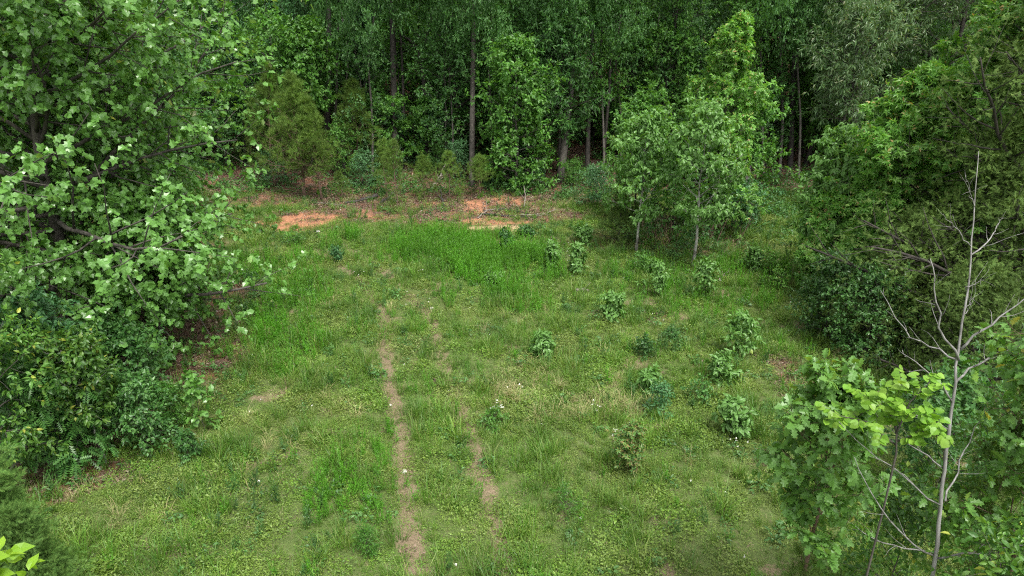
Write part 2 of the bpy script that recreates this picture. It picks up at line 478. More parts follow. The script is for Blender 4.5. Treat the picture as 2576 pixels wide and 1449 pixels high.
def build_tree(name, label, cat, loc, wood, leaves, shape, lmat, bmat, group=None, pieces=0, rz=0.0, smooth=True):
    root = thing(name, label, cat, loc, group, rz)
    tr = mesh_obj('trunk', tri_mesh('trunk', wood[0], wood[1], M[bmat], smooth), root)
    pos, axis, nrm, sz = leaves
    if pieces:
        W = pos + np.array(loc)
        px, py, zc = project(W[:, 0], W[:, 1], W[:, 2])
        Z = norm(nrm - norm(axis) * np.sum(nrm * norm(axis), -1, keepdims=True))
        vd = norm(np.array([0, 0, CAM_H]) - W)
        score = sz / zc * (.3 + np.abs(np.sum(Z * vd, -1)))
        # only the outer leaves of each patch of the crown that the camera side shows
        inside = (px > 5) & (px < 2570) & (py > 5) & (py < 1445)
        cell = (px // 14).astype(int) * 1000 + (py // 14).astype(int)
        best = {}
        for j in np.nonzero(inside)[0]:
            c = cell[j]
            if c not in best or zc[j] < zc[best[c]]:
                best[c] = j
        cand = np.array(list(best.values()), int)
        take = cand[np.argsort(-score[cand])][:pieces] if len(cand) else cand
        X = norm(axis)
        for q, j in enumerate(take):
            o = bpy.data.objects.new('leaf', leaf_piece(shape, lmat, q % 4))
            COL.objects.link(o); o.parent = root
            x, z = X[j], Z[j]; y = np.cross(z, x); s = sz[j]
            o.matrix_local = Matrix(((x[0] * s, y[0] * s, z[0] * s, pos[j, 0]), (x[1] * s, y[1] * s, z[1] * s, pos[j, 1]), (x[2] * s, y[2] * s, z[2] * s, pos[j, 2]), (0, 0, 0, 1)))
        keep = np.ones(len(pos), bool); keep[take] = False
        pos, axis, nrm, sz = pos[keep], axis[keep], nrm[keep], sz[keep]
    V, T = place_leaves('lobed' if shape == 'sycamore' else shape, pos, axis, nrm, sz)
    cr = mesh_obj('crown', tri_mesh('crown', V, T, M[lmat]), root)
    if pieces:
        cr['kind'] = 'stuff'
    return root

def copy_thing(root, loc, rz=0, scale=1.0, label=None, group=None, tilt=(0, 0)):
    r = root.copy(); COL.objects.link(r)
    r.location = tuple(float(v) for v in loc); r.rotation_euler = (tilt[0], tilt[1], rz)
    r.scale = (scale, scale, scale) if np.isscalar(scale) else tuple(scale)
    if label: r['label'] = label
    if group: r['group'] = group
    for ch in list(root.children):
        c = ch.copy(); COL.objects.link(c); c.parent = r
        for g in ch.children:
            d = g.copy(); COL.objects.link(d); d.parent = c
    return r


# ------------------------------------------------------------------ ground masks, all in ground coordinates
def px_line(pts):
    return np.array([gp(x, y)[:2] for x, y in pts])
TRACKS = [px_line([(1050, 1449), (1030, 1330), (1022, 1200), (1000, 1060), (975, 930), (965, 800), (905, 700), (800, 630), (740, 590)]),
          px_line([(1275, 1449), (1250, 1330), (1215, 1200), (1175, 1080), (1135, 980), (1110, 880), (1080, 800), (990, 700), (880, 630), (800, 585)])]
def line_dist(x, y, L):
    d = np.full(np.shape(x), 1e9)
    for a, b in zip(L[:-1], L[1:]):
        ab = b - a; t = np.clip(((x - a[0]) * ab[0] + (y - a[1]) * ab[1]) / (ab @ ab), 0, 1)
        d = np.minimum(d, np.hypot(x - a[0] - t * ab[0], y - a[1] - t * ab[1]))
    return d
def blobs(x, y, lst, seed, wob=.5, lo=.75):
    """soft union of ellipses given in picture position (px, py, half width, half height), laid on the ground"""
    out = np.zeros(np.shape(x))
    nz = (noise(x, y, 1.6, seed, 5) - .5) * wob * 2.6
    for px, py, rx, ry, s in lst:
        c = gp(px, py); ex = abs(gp(px + rx, py)[0] - c[0]); ey = (gp(px, py - ry)[1] - gp(px, py + ry)[1]) / 2
        d = np.sqrt(((x - c[0]) / ex) ** 2 + ((y - c[1]) / ey) ** 2)
        out = np.maximum(out, s * (1 - sstep(lo, 1.25, d + nz)))
    return out
def tracks(x, y):
    d = np.minimum(line_dist(x, y, TRACKS[0]), line_dist(x, y, TRACKS[1]))
    return np.exp(-(d / .20) ** 2) * (.88 + .12 * sstep(.40, .58, noise(x, y, 1.1, 21, 3))) * (1 - .35 * sstep(19, 30, y))
CLAY = [(940, 545, 200, 10, .55), (680, 560, 60, 14, .8), (770, 556, 100, 22, 1), (600, 520, 110, 26, .9), (1180, 525, 42, 17, 1), (1285, 507, 62, 13, .8), (1250, 555, 90, 7, .9), (720, 515, 60, 8, .6), (1080, 512, 50, 7, .65), (1330, 520, 40, 8, .6), (900, 530, 40, 5, .5)]
SAND = [(1265, 574, 100, 9, 1)]
LITTER = [(1150, 540, 340, 24, .95), (840, 535, 130, 24, .7), (1100, 505, 400, 40, 1), (820, 480, 230, 32, 1), (1400, 500, 170, 40, .8), (1480, 540, 110, 22, .4), (500, 900, 140, 80, .8), (350, 850, 250, 140, 1), (330, 1070, 130, 60, .8), (200, 1180, 200, 60, .7),
          (2000, 960, 90, 60, .65), (1760, 910, 70, 20, .5), (2100, 1020, 120, 60, .7), (1640, 610, 200, 30, .6), (1650, 800, 40, 10, .5), (150, 700, 300, 200, 1)]
TALLP = [(1130, 637, 160, 36, 1), (1290, 645, 130, 40, 1), (1200, 675, 120, 36, .8), (1030, 618, 90, 20, .8), (860, 605, 80, 20, .6), (1280, 740, 110, 50, .75), (1130, 750, 60, 40, .5), (1380, 690, 60, 40, .7), (1350, 770, 70, 30, .4),
         (700, 800, 90, 110, .55), (620, 700, 100, 60, .5), (740, 900, 70, 60, .4), (900, 1230, 110, 110, .32), (830, 1290, 90, 70, .3), (940, 1120, 60, 60, .3), (1750, 770, 130, 50, .35), (1650, 690, 120, 25, .4), (1900, 690, 120, 40, .5),
         (780, 650, 60, 30, .35), (1060, 1000, 60, 60, .2), (620, 1150, 80, 60, .2), (1900, 760, 60, 30, .4)]
DRY = [(1400, 1000, 190, 75, 1), (1520, 1010, 80, 40, .7), (1330, 970, 80, 40, .7), (860, 1040, 60, 30, .4), (350, 1320, 90, 40, .4)]
DARKW = [(640, 760, 70, 70, .8), (600, 960, 60, 50, .7), (420, 1000, 90, 50, .7), (1660, 1010, 100, 50, .7), (1640, 880, 60, 25, .6), (470, 1130, 60, 30, .6), (930, 780, 60, 60, .4), (1700, 640, 230, 30, .6), (1900, 600, 120, 60, .5), (700, 1380, 300, 60, .3), (1480, 470, 90, 50, .9), (1700, 700, 120, 30, .4), (1050, 800, 40, 60, .5), (960, 720, 60, 40, .5), (1850, 980, 100, 60, .3)]
def forest_mask(x, y):
    return sstep(34.5, 38.5, y + 2.2 * (noise(x, y, 3, 31, 2) - .5) - 4.5 * sstep(5, 9, x) * (1 - sstep(12, 16, x)) * 0)
def masks(x, y):
    m = {}
    m['clay'] = blobs(x, y, CLAY, 41, 1.0, .3) * (.25 + .75 * sstep(.36, .52, noise(x, y, .9, 42, 4)))
    m['sand'] = blobs(x, y, SAND, 43, .3)
    m['forest'] = forest_mask(x, y)
    m['litter'] = np.maximum(blobs(x, y, LITTER, 45, .6), m['forest'])
    m['track'] = tracks(x, y)
    bare = sstep(.62, .76, noise(x, y, .9, 51, 5)) * .6
    m['track'] = m['track'] * (.8 + .2 * sstep(.38, .55, noise(x, y, .35, 53, 2)))
    m['bare'] = np.maximum(m['track'], bare)
    return m

# ground sheet: a fine patch inside a coarse one that runs to the horizon
def ground_mesh():
    xs = np.concatenate([[-900, -400, -200, -110], np.arange(-62, 62.01, .25), [110, 200, 400, 900]])
    ys = np.concatenate([[-300, -100, -40, -15], np.arange(0, 62, .25), np.arange(62, 120, 2), [160, 300, 600, 1200]])
    X, Y = np.meshgrid(xs, ys); Z = ground_z(X, Y)
    nx, ny = len(xs), len(ys)
    i = (np.arange(ny - 1)[:, None] * nx + np.arange(nx - 1)[None]).ravel()
    T = np.concatenate([np.column_stack([i, i + 1, i + nx + 1]), np.column_stack([i, i + nx + 1, i + nx])])
    V = np.column_stack([X.ravel(), Y.ravel(), Z.ravel()])
    mk = masks(X.ravel(), Y.ravel())
    m, nt, N, L = new_mat('meadow soil')
    out = N.new('ShaderNodeOutputMaterial'); pr = N.new('ShaderNodeBsdfPrincipled')
    geo = N.new('ShaderNodeNewGeometry')
    def nz(scale, detail=6, rough=.6):
        n = N.new('ShaderNodeTexNoise'); n.inputs['Scale'].default_value = scale; n.inputs['Detail'].default_value = detail; n.inputs['Roughness'].default_value = rough
        L.new(geo.outputs['Position'], n.inputs['Vector']); return n.outputs[0]
    def rng_(v, a, b, c=0, d=1):
        r = N.new('ShaderNodeMapRange'); L.new(v, r.inputs[0])
        for k, q in zip((1, 2, 3, 4), (a, b, c, d)): r.inputs[k].default_value = q
        return r.outputs[0]
    def mix(f, a, b):
        x = N.new('ShaderNodeMixRGB')
        for k, v in ((0, f), (1, a), (2, b)):
            if isinstance(v, tuple): x.inputs[k].default_value = (*v, 1)
            else: L.new(v, x.inputs[k])
        return x.outputs[0]
    def attr(n):
        a = N.new('ShaderNodeAttribute'); a.attribute_name = n; return a.outputs['Fac']
    def edge(n, e, lo=.35, hi=.6):                # mask edge broken up by fine noise
        ad = N.new('ShaderNodeMath'); ad.operation = 'ADD'; L.new(attr(n), ad.inputs[0]); L.new(rng_(e, .3, .7, -.25, .25), ad.inputs[1])
        return rng_(ad.outputs[0], lo, hi)
    fine = nz(9, 8, .7); mid = nz(2.3, 5); speck = nz(45, 3, .7)
    base = mix(rng_(speck, .3, .7), (.035, .06, .014), (.10, .13, .04))
    base = mix(rng_(fine, .5, .68, 0, .5), base, (.15, .125, .07))
    base = mix(rng_(mid, .4, .65, 0, .6), base, (.09, .13, .035))
    bare = mix(rng_(speck, .35, .65), (.10, .075, .045), (.22, .17, .11))
    c = mix(edge('bare', fine, .25, .5), base, bare)
    lit = mix(rng_(speck, .3, .7), (.055, .033, .024), (.17, .115, .085))
    lit = mix(rng_(mid, .42, .6, 0, .75), lit, (.17, .068, .036))
    c = mix(edge('litter', mid, .35, .7), c, lit)
    cl = mix(rng_(fine, .35, .65), (.22, .092, .048), (.37, .18, .10))
    cl = mix(rng_(nz(4, 8, .75), .52, .66, 0, .75), cl, (.17, .10, .06))
    cl = mix(rng_(speck, .6, .72), cl, (.5, .36, .26))
    c = mix(edge('clay', nz(6, 8, .8), .15, .75), c, cl)
    sd = mix(rng_(speck, .3, .7), (.26, .19, .10), (.38, .29, .16))
    c = mix(edge('sand', fine), c, sd)
    L.new(c, pr.inputs['Base Color']); pr.inputs['Roughness'].default_value = .9
    pr.inputs['Specular IOR Level'].default_value = .2
    bp = N.new('ShaderNodeBump'); bp.inputs['Strength'].default_value = .8; bp.inputs['Distance'].default_value = .04
    L.new(fine, bp.inputs['Height']); L.new(bp.outputs[0], pr.inputs['Normal'])
    L.new(pr.outputs[0], out.inputs['Surface'])
    me = tri_mesh('meadow_ground', V, T, m, True)
    for n in ('clay', 'sand', 'litter', 'bare'):
        a = me.attributes.new(n, 'FLOAT', 'POINT'); a.data.foreach_set('value', mk[n].astype(np.float32))
    o = mesh_obj('ground', me)
    tag(o, 'gently uneven meadow ground with wheel ruts and orange clay', 'ground', kind='structure')
ground_mesh()

# ------------------------------------------------------------------ ground cover (nobody could count it)
def blades(rng, n, rad, h, w, bend=.5, out=.6, seg=2):
    a = rng.uniform(0, 2 * np.pi, n); r = rad * np.sqrt(rng.uniform(0, 1, n))
    o = np.column_stack([np.cos(a) * r, np.sin(a) * r, np.full(n, -.01)])
    az = a + rng.normal(0, .9, n); lean = rng.uniform(.1, out, n)
    d = np.column_stack([np.cos(az) * lean, np.sin(az) * lean, np.ones(n)]); d = norm(d)
    H = h * rng.uniform(.45, 1.2, n); s = norm(np.column_stack([-np.sin(az + rng.normal(0, .5, n)), np.cos(az), np.zeros(n)]))
    W = w * rng.uniform(.6, 1.2, n)
    p1 = o + d * (H * .55)[:, None]
    d2 = norm(d + np.column_stack([np.cos(az), np.sin(az), -np.ones(n) * .5]) * (bend * rng.uniform(.3, 1.3, n))[:, None])
    p2 = p1 + d2 * (H * .5)[:, None]
    V = np.stack([o - s * W[:, None] * .5, o + s * W[:, None] * .5, p1 + s * W[:, None] * .4, p1 - s * W[:, None] * .4, p2], 1)
    T = np.array([[0, 1, 2], [0, 2, 3], [3, 2, 4]])[None] + (np.arange(n) * 5)[:, None, None]
    return V.reshape(-1, 3), T.reshape(-1, 3)
def weed_leaves(rng, n, rad, h, size, shape='diamond', tilt=.5):
    a = rng.uniform(0, 2 * np.pi, n); r = rad * np.sqrt(rng.uniform(0, 1, n))
    pos = np.column_stack([np.cos(a) * r, np.sin(a) * r, h * rng.uniform(.15, 1, n) * (1 - .5 * (r / rad) ** 2)])
    az = a + rng.normal(0, 1.2, n); ax = np.column_stack([np.cos(az), np.sin(az), rng.normal(.1, .4, n)])
    nr = np.array([0, 0, 1.]) + rng.normal(0, tilt, (n, 3))
    return place_leaves(shape, pos, ax, nr, size * rng.uniform(.6, 1.3, n))
def tall_stems(rng, n, rad, h, k=20):
    parts = []
    a = rng.uniform(0, 2 * np.pi, n); r = rad * np.sqrt(rng.uniform(0, 1, n))
    for i in range(n):
        o = np.array([math.cos(a[i]) * r[i], math.sin(a[i]) * r[i], 0]); H = h * rng.uniform(.55, 1.15)
        d = norm(np.array([rng.normal(0, .09), rng.normal(0, .09), 1]))
        P = (o + d * np.linspace(0, H, 4)[:, None])[None]; parts.append(tubes(P, np.array([[.004, .004, .003, .001]]), 3))
        t = rng.uniform(.12, 1, k); pos = o + d * (t * H)[:, None]; az = np.arange(k) * 2.4
        ax = np.column_stack([np.cos(az), np.sin(az), rng.uniform(.4, 1.3, k) + t])
        parts.append(place_leaves('slim', pos, ax, np.tile([0, 0, 1.], (k, 1)) + rng.normal(0, .3, (k, 3)), .085 * (1.25 - .6 * t) * rng.uniform(.7, 1.2, k)))
    return join(parts)

def scatter(name, label, cat, protos, pts, scl, mat, tilt=.12, seed=1):
    rng = np.random.default_rng(seed)
    c = bpy.data.collections.new(name + ' sources')
    for q, (v, t) in enumerate(protos):
        o = bpy.data.objects.new('%s_source_%02d' % (name, q), tri_mesh(name, v, t, M[mat] if isinstance(mat, str) else M[mat[q]]))
        c.objects.link(o)
    me = bpy.data.meshes.new(name)
    n = len(pts)
    me.vertices.add(n); me.vertices.foreach_set('co', np.asarray(pts, np.float32).ravel())
    a = me.attributes.new('turn', 'FLOAT_VECTOR', 'POINT')
    a.data.foreach_set('vector', np.column_stack([rng.normal(0, tilt, n), rng.normal(0, tilt, n), rng.uniform(0, 6.28, n)]).astype(np.float32).ravel())
    a = me.attributes.new('grow', 'FLOAT_VECTOR', 'POINT')
    s = np.asarray(scl)[:, None] * np.column_stack([np.ones(n), np.ones(n), rng.uniform(.75, 1.25, n)])
    a.data.foreach_set('vector', s.astype(np.float32).ravel())
    a = me.attributes.new('pick', 'INT', 'POINT'); a.data.foreach_set('value', rng.integers(0, len(protos), n).astype(np.int32))
    o = mesh_obj(name, me)
    tag(o, label, cat, kind='stuff')
    ng = bpy.data.node_groups.new(name, 'GeometryNodeTree')
    ng.interface.new_socket('Geometry', in_out='INPUT', socket_type='NodeSocketGeometry')
    ng.interface.new_socket('Geometry', in_out='OUTPUT', socket_type='NodeSocketGeometry')
    N, L = ng.nodes, ng.links
    gi = N.new('NodeGroupInput'); go = N.new('NodeGroupOutput')
    ip = N.new('GeometryNodeInstanceOnPoints'); ci = N.new('GeometryNodeCollectionInfo')
    ci.inputs['Collection'].default_value = c; ci.inputs['Separate Children'].default_value = True; ci.inputs['Reset Children'].default_value = True
    def na(nm, ty):
        x = N.new('GeometryNodeInputNamedAttribute'); x.data_type = ty; x.inputs['Name'].default_value = nm
        return [s_ for s_ in x.outputs if s_.enabled and s_.name == 'Attribute'][0]
    L.new(gi.outputs[0], ip.inputs['Points']); L.new(ci.outputs[0], ip.inputs['Instance'])
    ip.inputs['Pick Instance'].default_value = True
    L.new(na('pick', 'INT'), ip.inputs['Instance Index'])
    L.new(na('turn', 'FLOAT_VECTOR'), ip.inputs['Rotation']); L.new(na('grow', 'FLOAT_VECTOR'), ip.inputs['Scale'])
    L.new(ip.outputs[0], go.inputs[0])
    md = o.modifiers.new('scatter', 'NODES'); md.node_group = ng
    return o

def sample(n, seed, ymax=37.0):
    """points spread over the clearing, a little denser near the drone"""
    rng = np.random.default_rng(seed)
    y = 6.5 + (ymax - 6.5) * rng.uniform(0, 1, n * 2) ** 1.0
    x = rng.uniform(-34, 34, n * 2)
    ok = np.abs(x) < (y * .80 + 4.2)
    x, y = x[ok][:n], y[ok][:n]
    return x, y, rng
def pts3(x, y): return np.column_stack([x, y, ground_z(x, y)])

G = np.random.default_rng(77)
def cover():
    # weed carpet
    x, y, r = sample(100000, 1); mk = masks(x, y)
    dens = (1 - .82 * mk['bare']) * (1 - .97 * mk['clay']) * (1 - mk['sand']) * (1 - .85 * mk['litter']) * (.55 + .45 * sstep(.35, .6, noise(x, y, 2.5, 61, 3)))
    k = r.uniform(0, 1, len(x)) < dens
    scatter('ground_weeds', 'low yellow-green carpet of small weeds across the clearing', 'weeds',
            [weed_leaves(G, 64, .18, .10, .036), weed_leaves(G, 54, .15, .07, .03), weed_leaves(G, 50, .18, .15, .042), weed_leaves(G, 60, .2, .08, .026), weed_leaves(G, 50, .15, .22, .04, 'slim', .8)],
            pts3(x[k], y[k]), r.uniform(.6, 1.2, k.sum()) * (.75 + .65 * sstep(.42, .68, noise(x[k], y[k], .55, 62, 3))), 'weed', seed=2)
    # short grass
    x, y, r = sample(60000, 3); mk = masks(x, y)
    dens = (1 - .9 * mk['bare']) * (1 - .96 * mk['clay']) * (1 - mk['sand']) * (1 - .85 * mk['litter']) * (.25 + .75 * sstep(.3, .62, noise(x, y, 1.7, 63, 3)))
    k = r.uniform(0, 1, len(x)) < dens
    scatter('grass', 'short mixed grass tufts growing among the clearing weeds', 'grass',
            [blades(G, 24, .09, .24, .009), blades(G, 30, .12, .18, .008, .8, .9), blades(G, 18, .07, .36, .010, .5, .5), blades(G, 20, .08, .42, .009, .7, .6)],
            pts3(x[k], y[k]), r.uniform(.55, 1.2, k.sum()) * (.65 + .75 * sstep(.40, .66, noise(x[k], y[k], .8, 64, 4))), 'grass', seed=4)
    # tall bright weeds
    x, y, r = sample(42000, 5); mk = masks(x, y); d = blobs(x, y, TALLP, 65, .7, .45)
    dens = np.clip(d * 1.0 + .05 * sstep(.45, .6, noise(x, y, 1.2, 66, 3)), 0, 1) * (1 - mk['bare'] * .8) * (1 - mk['clay']) * (1 - mk['sand'])
    k = r.uniform(0, 1, len(x)) < dens
    scatter('tall_weeds', 'tall bright green feathery weed stems in patches', 'weeds',
            [tall_stems(G, 5, .14, .62), tall_stems(G, 4, .12, .78), tall_stems(G, 6, .16, .52), tall_stems(G, 3, .08, .88)],
            pts3(x[k], y[k]), r.uniform(.65, 1.2, k.sum()) * (.65 + .5 * np.clip(d[k], 0, 1)), 'tall', tilt=.06, seed=6)
    # dry grass
    x, y, r = sample(30000, 7); d = blobs(x, y, DRY, 67, .8, .3)
    k = r.uniform(0, 1, len(x)) < np.clip(d * .8 + .04 * (noise(x, y, 3, 68, 2) > .5), 0, 1)
    scatter('dry_grass', 'pale straw-coloured tangle of long dry grass right of the ruts', 'dry grass',
            [blades(G, 30, .10, .48, .007, 1.3, .9), blades(G, 22, .12, .40, .007, 1.8, 1.2)],
            pts3(x[k], y[k]), r.uniform(.6, 1.2, k.sum()), 'dry', seed=8)
    x, y, r = sample(26000, 9); mk = masks(x, y)
    k = r.uniform(0, 1, len(x)) < (.3 + .6 * mk['bare']) * (1 - mk['clay'])
    scatter('dead_thatch', 'dead straw and stems lying in the bare ruts', 'thatch',
            [blades(G, 9, .12, .16, .007, 1.5, 4.0), blades(G, 12, .15, .12, .006, 1.5, 4.0)],
            pts3(x[k], y[k]), r.uniform(.6, 1.2, k.sum()), 'straw', seed=10)
    # darker broad leaved weeds
    x, y, r = sample(22000, 11); mk = masks(x, y); d = blobs(x, y, DARKW, 69, .8, .2)
    k = r.uniform(0, 1, len(x)) < np.clip(d * .7 + .25 * sstep(.45, .6, noise(x, y, 1.0, 70, 3)), 0, 1) * (1 - mk['clay']) * (1 - mk['bare'] * .7)
    scatter('broadleaf_weeds', 'darker broad-leaved weeds in clumps over the clearing', 'weeds',
            [weed_leaves(G, 34, .16, .28, .085, 'oval', .6), weed_leaves(G, 26, .13, .22, .07, 'oval', .5), tall_stems(G, 4, .1, .4, 16)],
            pts3(x[k], y[k]), r.uniform(.6, 1.25, k.sum()), 'weed_dark', seed=12)
    # leaf litter
    x, y, r = sample(30000, 13, 46); mk = masks(x, y)
    k = r.uniform(0, 1, len(x)) < mk['litter'] * (1 - .6 * mk['clay']) + .04 * mk['bare']
    scatter('leaf_litter', 'brown fallen leaves covering the soil at the wood edge', 'leaf litter',
            [weed_leaves(G, 34, .3, .035, .075, 'diamond', .5), weed_leaves(G, 26, .28, .04, .085, 'oval', .7), weed_leaves(G, 30, .3, .03, .08, 'slim', .6)],
            pts3(x[k], y[k]), r.uniform(.7, 1.3, k.sum()), 'litter', seed=14)
    # undergrowth inside the wood
    x, y, r = sample(14000, 15, 62)
    k = (y > 36.5) & (r.uniform(0, 1, len(x)) < .25 + .7 * sstep(.45, .65, noise(x, y, 4, 71, 2)))
    k = k | ((blobs(x, y, [(1490, 470, 110, 55, 1), (2000, 540, 180, 60, .8), (1700, 600, 130, 30, .5)], 72, .5) > .4) & (r.uniform(0, 1, len(x)) < .5))
    scatter('undergrowth', 'low leafy undergrowth on the floor of the wood', 'undergrowth',
            [weed_leaves(G, 60, .38, .45, .12, 'diamond', .5), weed_leaves(G, 70, .45, .6, .13, 'diamond', .5), weed_leaves(G, 40, .3, .3, .10, 'diamond', .6)],
            pts3(x[k], y[k]), r.uniform(.6, 1.4, k.sum()), 'forest', seed=16)
    # small white flowers
    fl = []
    for (px, py, s, n) in [(1255, 1042, 9, 22), (1080, 775, 5, 5), (900, 700, 7, 8), (1075, 685, 14, 10), (1430, 660, 30, 16), (1780, 715, 30, 12), (1570, 1110, 18, 18), (1500, 1040, 16, 12), (1300, 990, 12, 6), (1180, 600, 20, 6), (850, 1213, 4, 4), (1850, 1140, 20, 8)]:
        for q in range(max(2, n // 2)):
            g = gp(px + G.normal(0, s), py + G.normal(0, s * .6)); fl.append([g[0], g[1], g[2] + G.uniform(.12, .3)])
    x, y, r = sample(160, 17); 
    fl = np.array(fl + [[a, b, c + .12] for a, b, c in pts3(x, y) if b < 33])
    scatter('wildflowers', 'tiny white daisy-like flowers dotted through the grass', 'flowers',
            [weed_leaves(G, 5, .03, .02, .03, 'diamond', .3)], fl, np.full(len(fl), 1.0), 'petal', seed=18)
cover()
# ------------------------------------------------------------------ the wood behind the clearing
PROTO = {}
def forest_proto(key, **kw):
    leaf = kw.get('leaf', 'diamond')
    w, l = make_tree(**kw_filter(kw))
    V, T = place_leaves(leaf, *l)
    PROTO[key] = (tri_mesh('trunk', w[0], w[1], M[kw['bmat']], True), tri_mesh('crown', V, T, M[kw['lmat']]))
def kw_filter(kw): return kw
forest_proto('oak_a', seed=11, H=19, radius=4.6, r0=.21, h0=.22, prof='round', n1=34, n2=9, n3=5, nl=13, size=.17, lmat='forest', bmat='bark_dark', l3=.35)
forest_proto('oak_b', seed=12, H=17, radius=4.0, r0=.17, h0=.30, prof='egg', n1=32, n2=8, n3=5, nl=13, size=.165, lmat='forest_b', bmat='bark_dark', l3=.35)
forest_proto('oak_c', seed=13, H=20, radius=5.0, r0=.24, h0=.38, prof='round', n1=30, n2=10, n3=5, nl=13, size=.18, lmat='forest', bmat='bark', l3=.4)
forest_proto('poplar', seed=14, H=21, radius=3.6, r0=.2, h0=.28, prof='egg', n1=36, n2=8, n3=4, nl=14, size=.18, lmat='forest_y', bmat='bark_dark', l3=.35)
forest_proto('sapling', seed=15, H=8, radius=2.3, r0=.06, h0=.12, prof='round', n1=24, n2=7, n3=4, nl=9, size=.16, lmat='forest', bmat='bark', l3=.25)
forest_proto('sapling_b', seed=16, H=7, radius=2.5, r0=.06, h0=.15, prof='flat', n1=20, n2=7, n3=4, nl=9, size=.17, lmat='forest_y', bmat='bark', l3=.25, up1=.1)
forest_proto('bush', seed=17, H=2.6, radius=1.7, r0=.03, h0=.04, prof='round', n1=22, n2=6, n3=4, nl=8, size=.11, lmat='shrub_b', bmat='bark', l3=.18, a1=(60, 25))
forest_proto('bush_y', seed=18, H=3.0, radius=1.8, r0=.03, h0=.05, prof='round', n1=22, n2=6, n3=4, nl=8, size=.12, lmat='forest_y', bmat='bark', l3=.18, a1=(65, 30))
forest_proto('willow', seed=19, H=18, radius=4.4, r0=.2, h0=.25, prof='round', n1=34, n2=9, n3=5, nl=14, leaf='slim', size=.24, lmat='willow', bmat='bark_dark', l3=.4, droop=.6)

def inst(key, name, label, cat, loc, group=None, rz=0, s=1.0, tilt=(0, 0)):
    r = thing(name, label, cat, loc, group, rz)
    r.rotation_euler = (tilt[0], tilt[1], rz)
    r.scale = (s, s, s) if np.isscalar(s) else tuple(s)
    mesh_obj('trunk', PROTO[key][0], r)
    mesh_obj('crown', PROTO[key][1], r)
    return r

# trees one can pick out: (proto, px base, ground distance row, scale, label)
def place_front(key, name, px, pyb, pyt, H, label, cat='tree', group=None, rz=0., sxy=1.0, tilt=(0, 0)):
    b = gp(px, pyb); h = height_to(b, pyt); s = h / H
    return inst(key, name, label, cat, b, group, rz, (s * sxy, s * sxy, s), tilt)

def bare_trunk(name, label, pts, r0, r1, mat, cat='tree', forks=(), crown=('oak_c', 1.0)):
    """a trunk whose crown stands above; pts are (px, py, depth)"""
    P = np.array([at(*p) for p in pts]); g = P[0].copy(); g[2] = float(ground_z(g[0], g[1]))
    P = np.vstack([g - [0, 0, .2], P[1:] if abs(P[0][2] - g[2]) < .8 else P])
    n = 14; s = np.linspace(0, len(P) - 1, n); i = np.minimum(s.astype(int), len(P) - 2); w = (s - i)[:, None]
    Q = P[i] * (1 - w) + P[i + 1] * w
    Q[1:-1] = (Q[:-2] + Q[1:-1] * 2 + Q[2:]) / 4
    root = thing(name, label, cat, g)
    parts = [tubes((Q - g)[None], np.linspace(r0, r1, n)[None], 9)]
    for f in forks:
        F = np.array([at(*p) for p in f[0]]) - g
        k = 8; s = np.linspace(0, len(F) - 1, k); i = np.minimum(s.astype(int), len(F) - 2); w = (s - i)[:, None]
        F = F[i] * (1 - w) + F[i + 1] * w
        parts.append(tubes(F[None], np.linspace(f[1], f[2], k)[None], 6))
    v, t = join(parts)
    mesh_obj('trunk', tri_mesh('trunk', v, t, M[mat], True), root)
    if crown:
        key, s = crown
        c = mesh_obj('crown', PROTO[key][1], root); c.location = (0, 0, 0); c.scale = (s * .5, s * .5, s)
    return root

KIND_WORDS = {'oak_a': 'tall dull green tree', 'oak_b': 'tall cool green tree', 'oak_c': 'tall high-crowned tree', 'poplar': 'tall bright green tree', 'sapling': 'slim dull green sapling', 'sapling_b': 'flat-topped bright sapling', 'bush': 'blue-green bush', 'bush_y': 'bright green bush'}
def wood_label(w, x, y):
    s = x / y
    part = ('behind the sycamore' if s < -.38 else 'above the young pines' if s < -.2 else 'by the pine trunk' if s < -.06 else 'around the bright oak' if s < .12 else 'left of the tall sweetgum' if s < .26 else 'behind the tall sweetgum' if s < .38 else 'above the sweetgum slope' if s < .56 else 'behind the big cedars')
    row = 'at the wood edge' if y < 49 else 'in mid wood' if y < 62 else 'deep in wood'
    return w + ' ' + row + ', ' + part
rng = np.random.default_rng(404)
keys = ['oak_a', 'oak_b', 'oak_c', 'poplar']
nforest = 0
row = 0
yy = 52.0
while yy < 84:
    step = 5.6
    half = yy * .80 + 7
    xx = -half + rng.uniform(0, step)
    while xx < half:
        x = xx + rng.normal(0, .9); y = yy + rng.normal(0, 1.1)
        kq = keys[rng.choice(4, p=[.30, .3, .2, .2])]
        if -.185 < x / y < -.10 and y < 60:
            xx += step * .9; continue
        inst(kq, 'forest_tree', wood_label(KIND_WORDS[kq], x, y), 'tree', (x, y, float(ground_z(x, y))), 'tall trees of the wood',
             rng.uniform(0, 6.28), rng.uniform(.85, 1.15), (rng.normal(0, .03), rng.normal(0, .03)))
        xx += step * rng.uniform(.8, 1.25)
    yy += 5.4
for q, (px, yy_, s) in enumerate([(955, 50, .55), (1010, 52, .6), (1060, 49, .5), (1110, 51, .6), (1030, 57, .8), (1085, 58, .85), (975, 58, .8)]):  # bright leaf colour stands in for the glow seen between the trunks
    x = (px - CX) / FPX * (yy_ * CP + 5.0 * SP); y = yy_
    inst('poplar', 'gap_tree', 'tree coloured bright yellow-green for the glow behind the pine and curved trunks', 'tree', (x, y, float(ground_z(x, y))), 'trees coloured bright for the glow', q * 1.3, s)
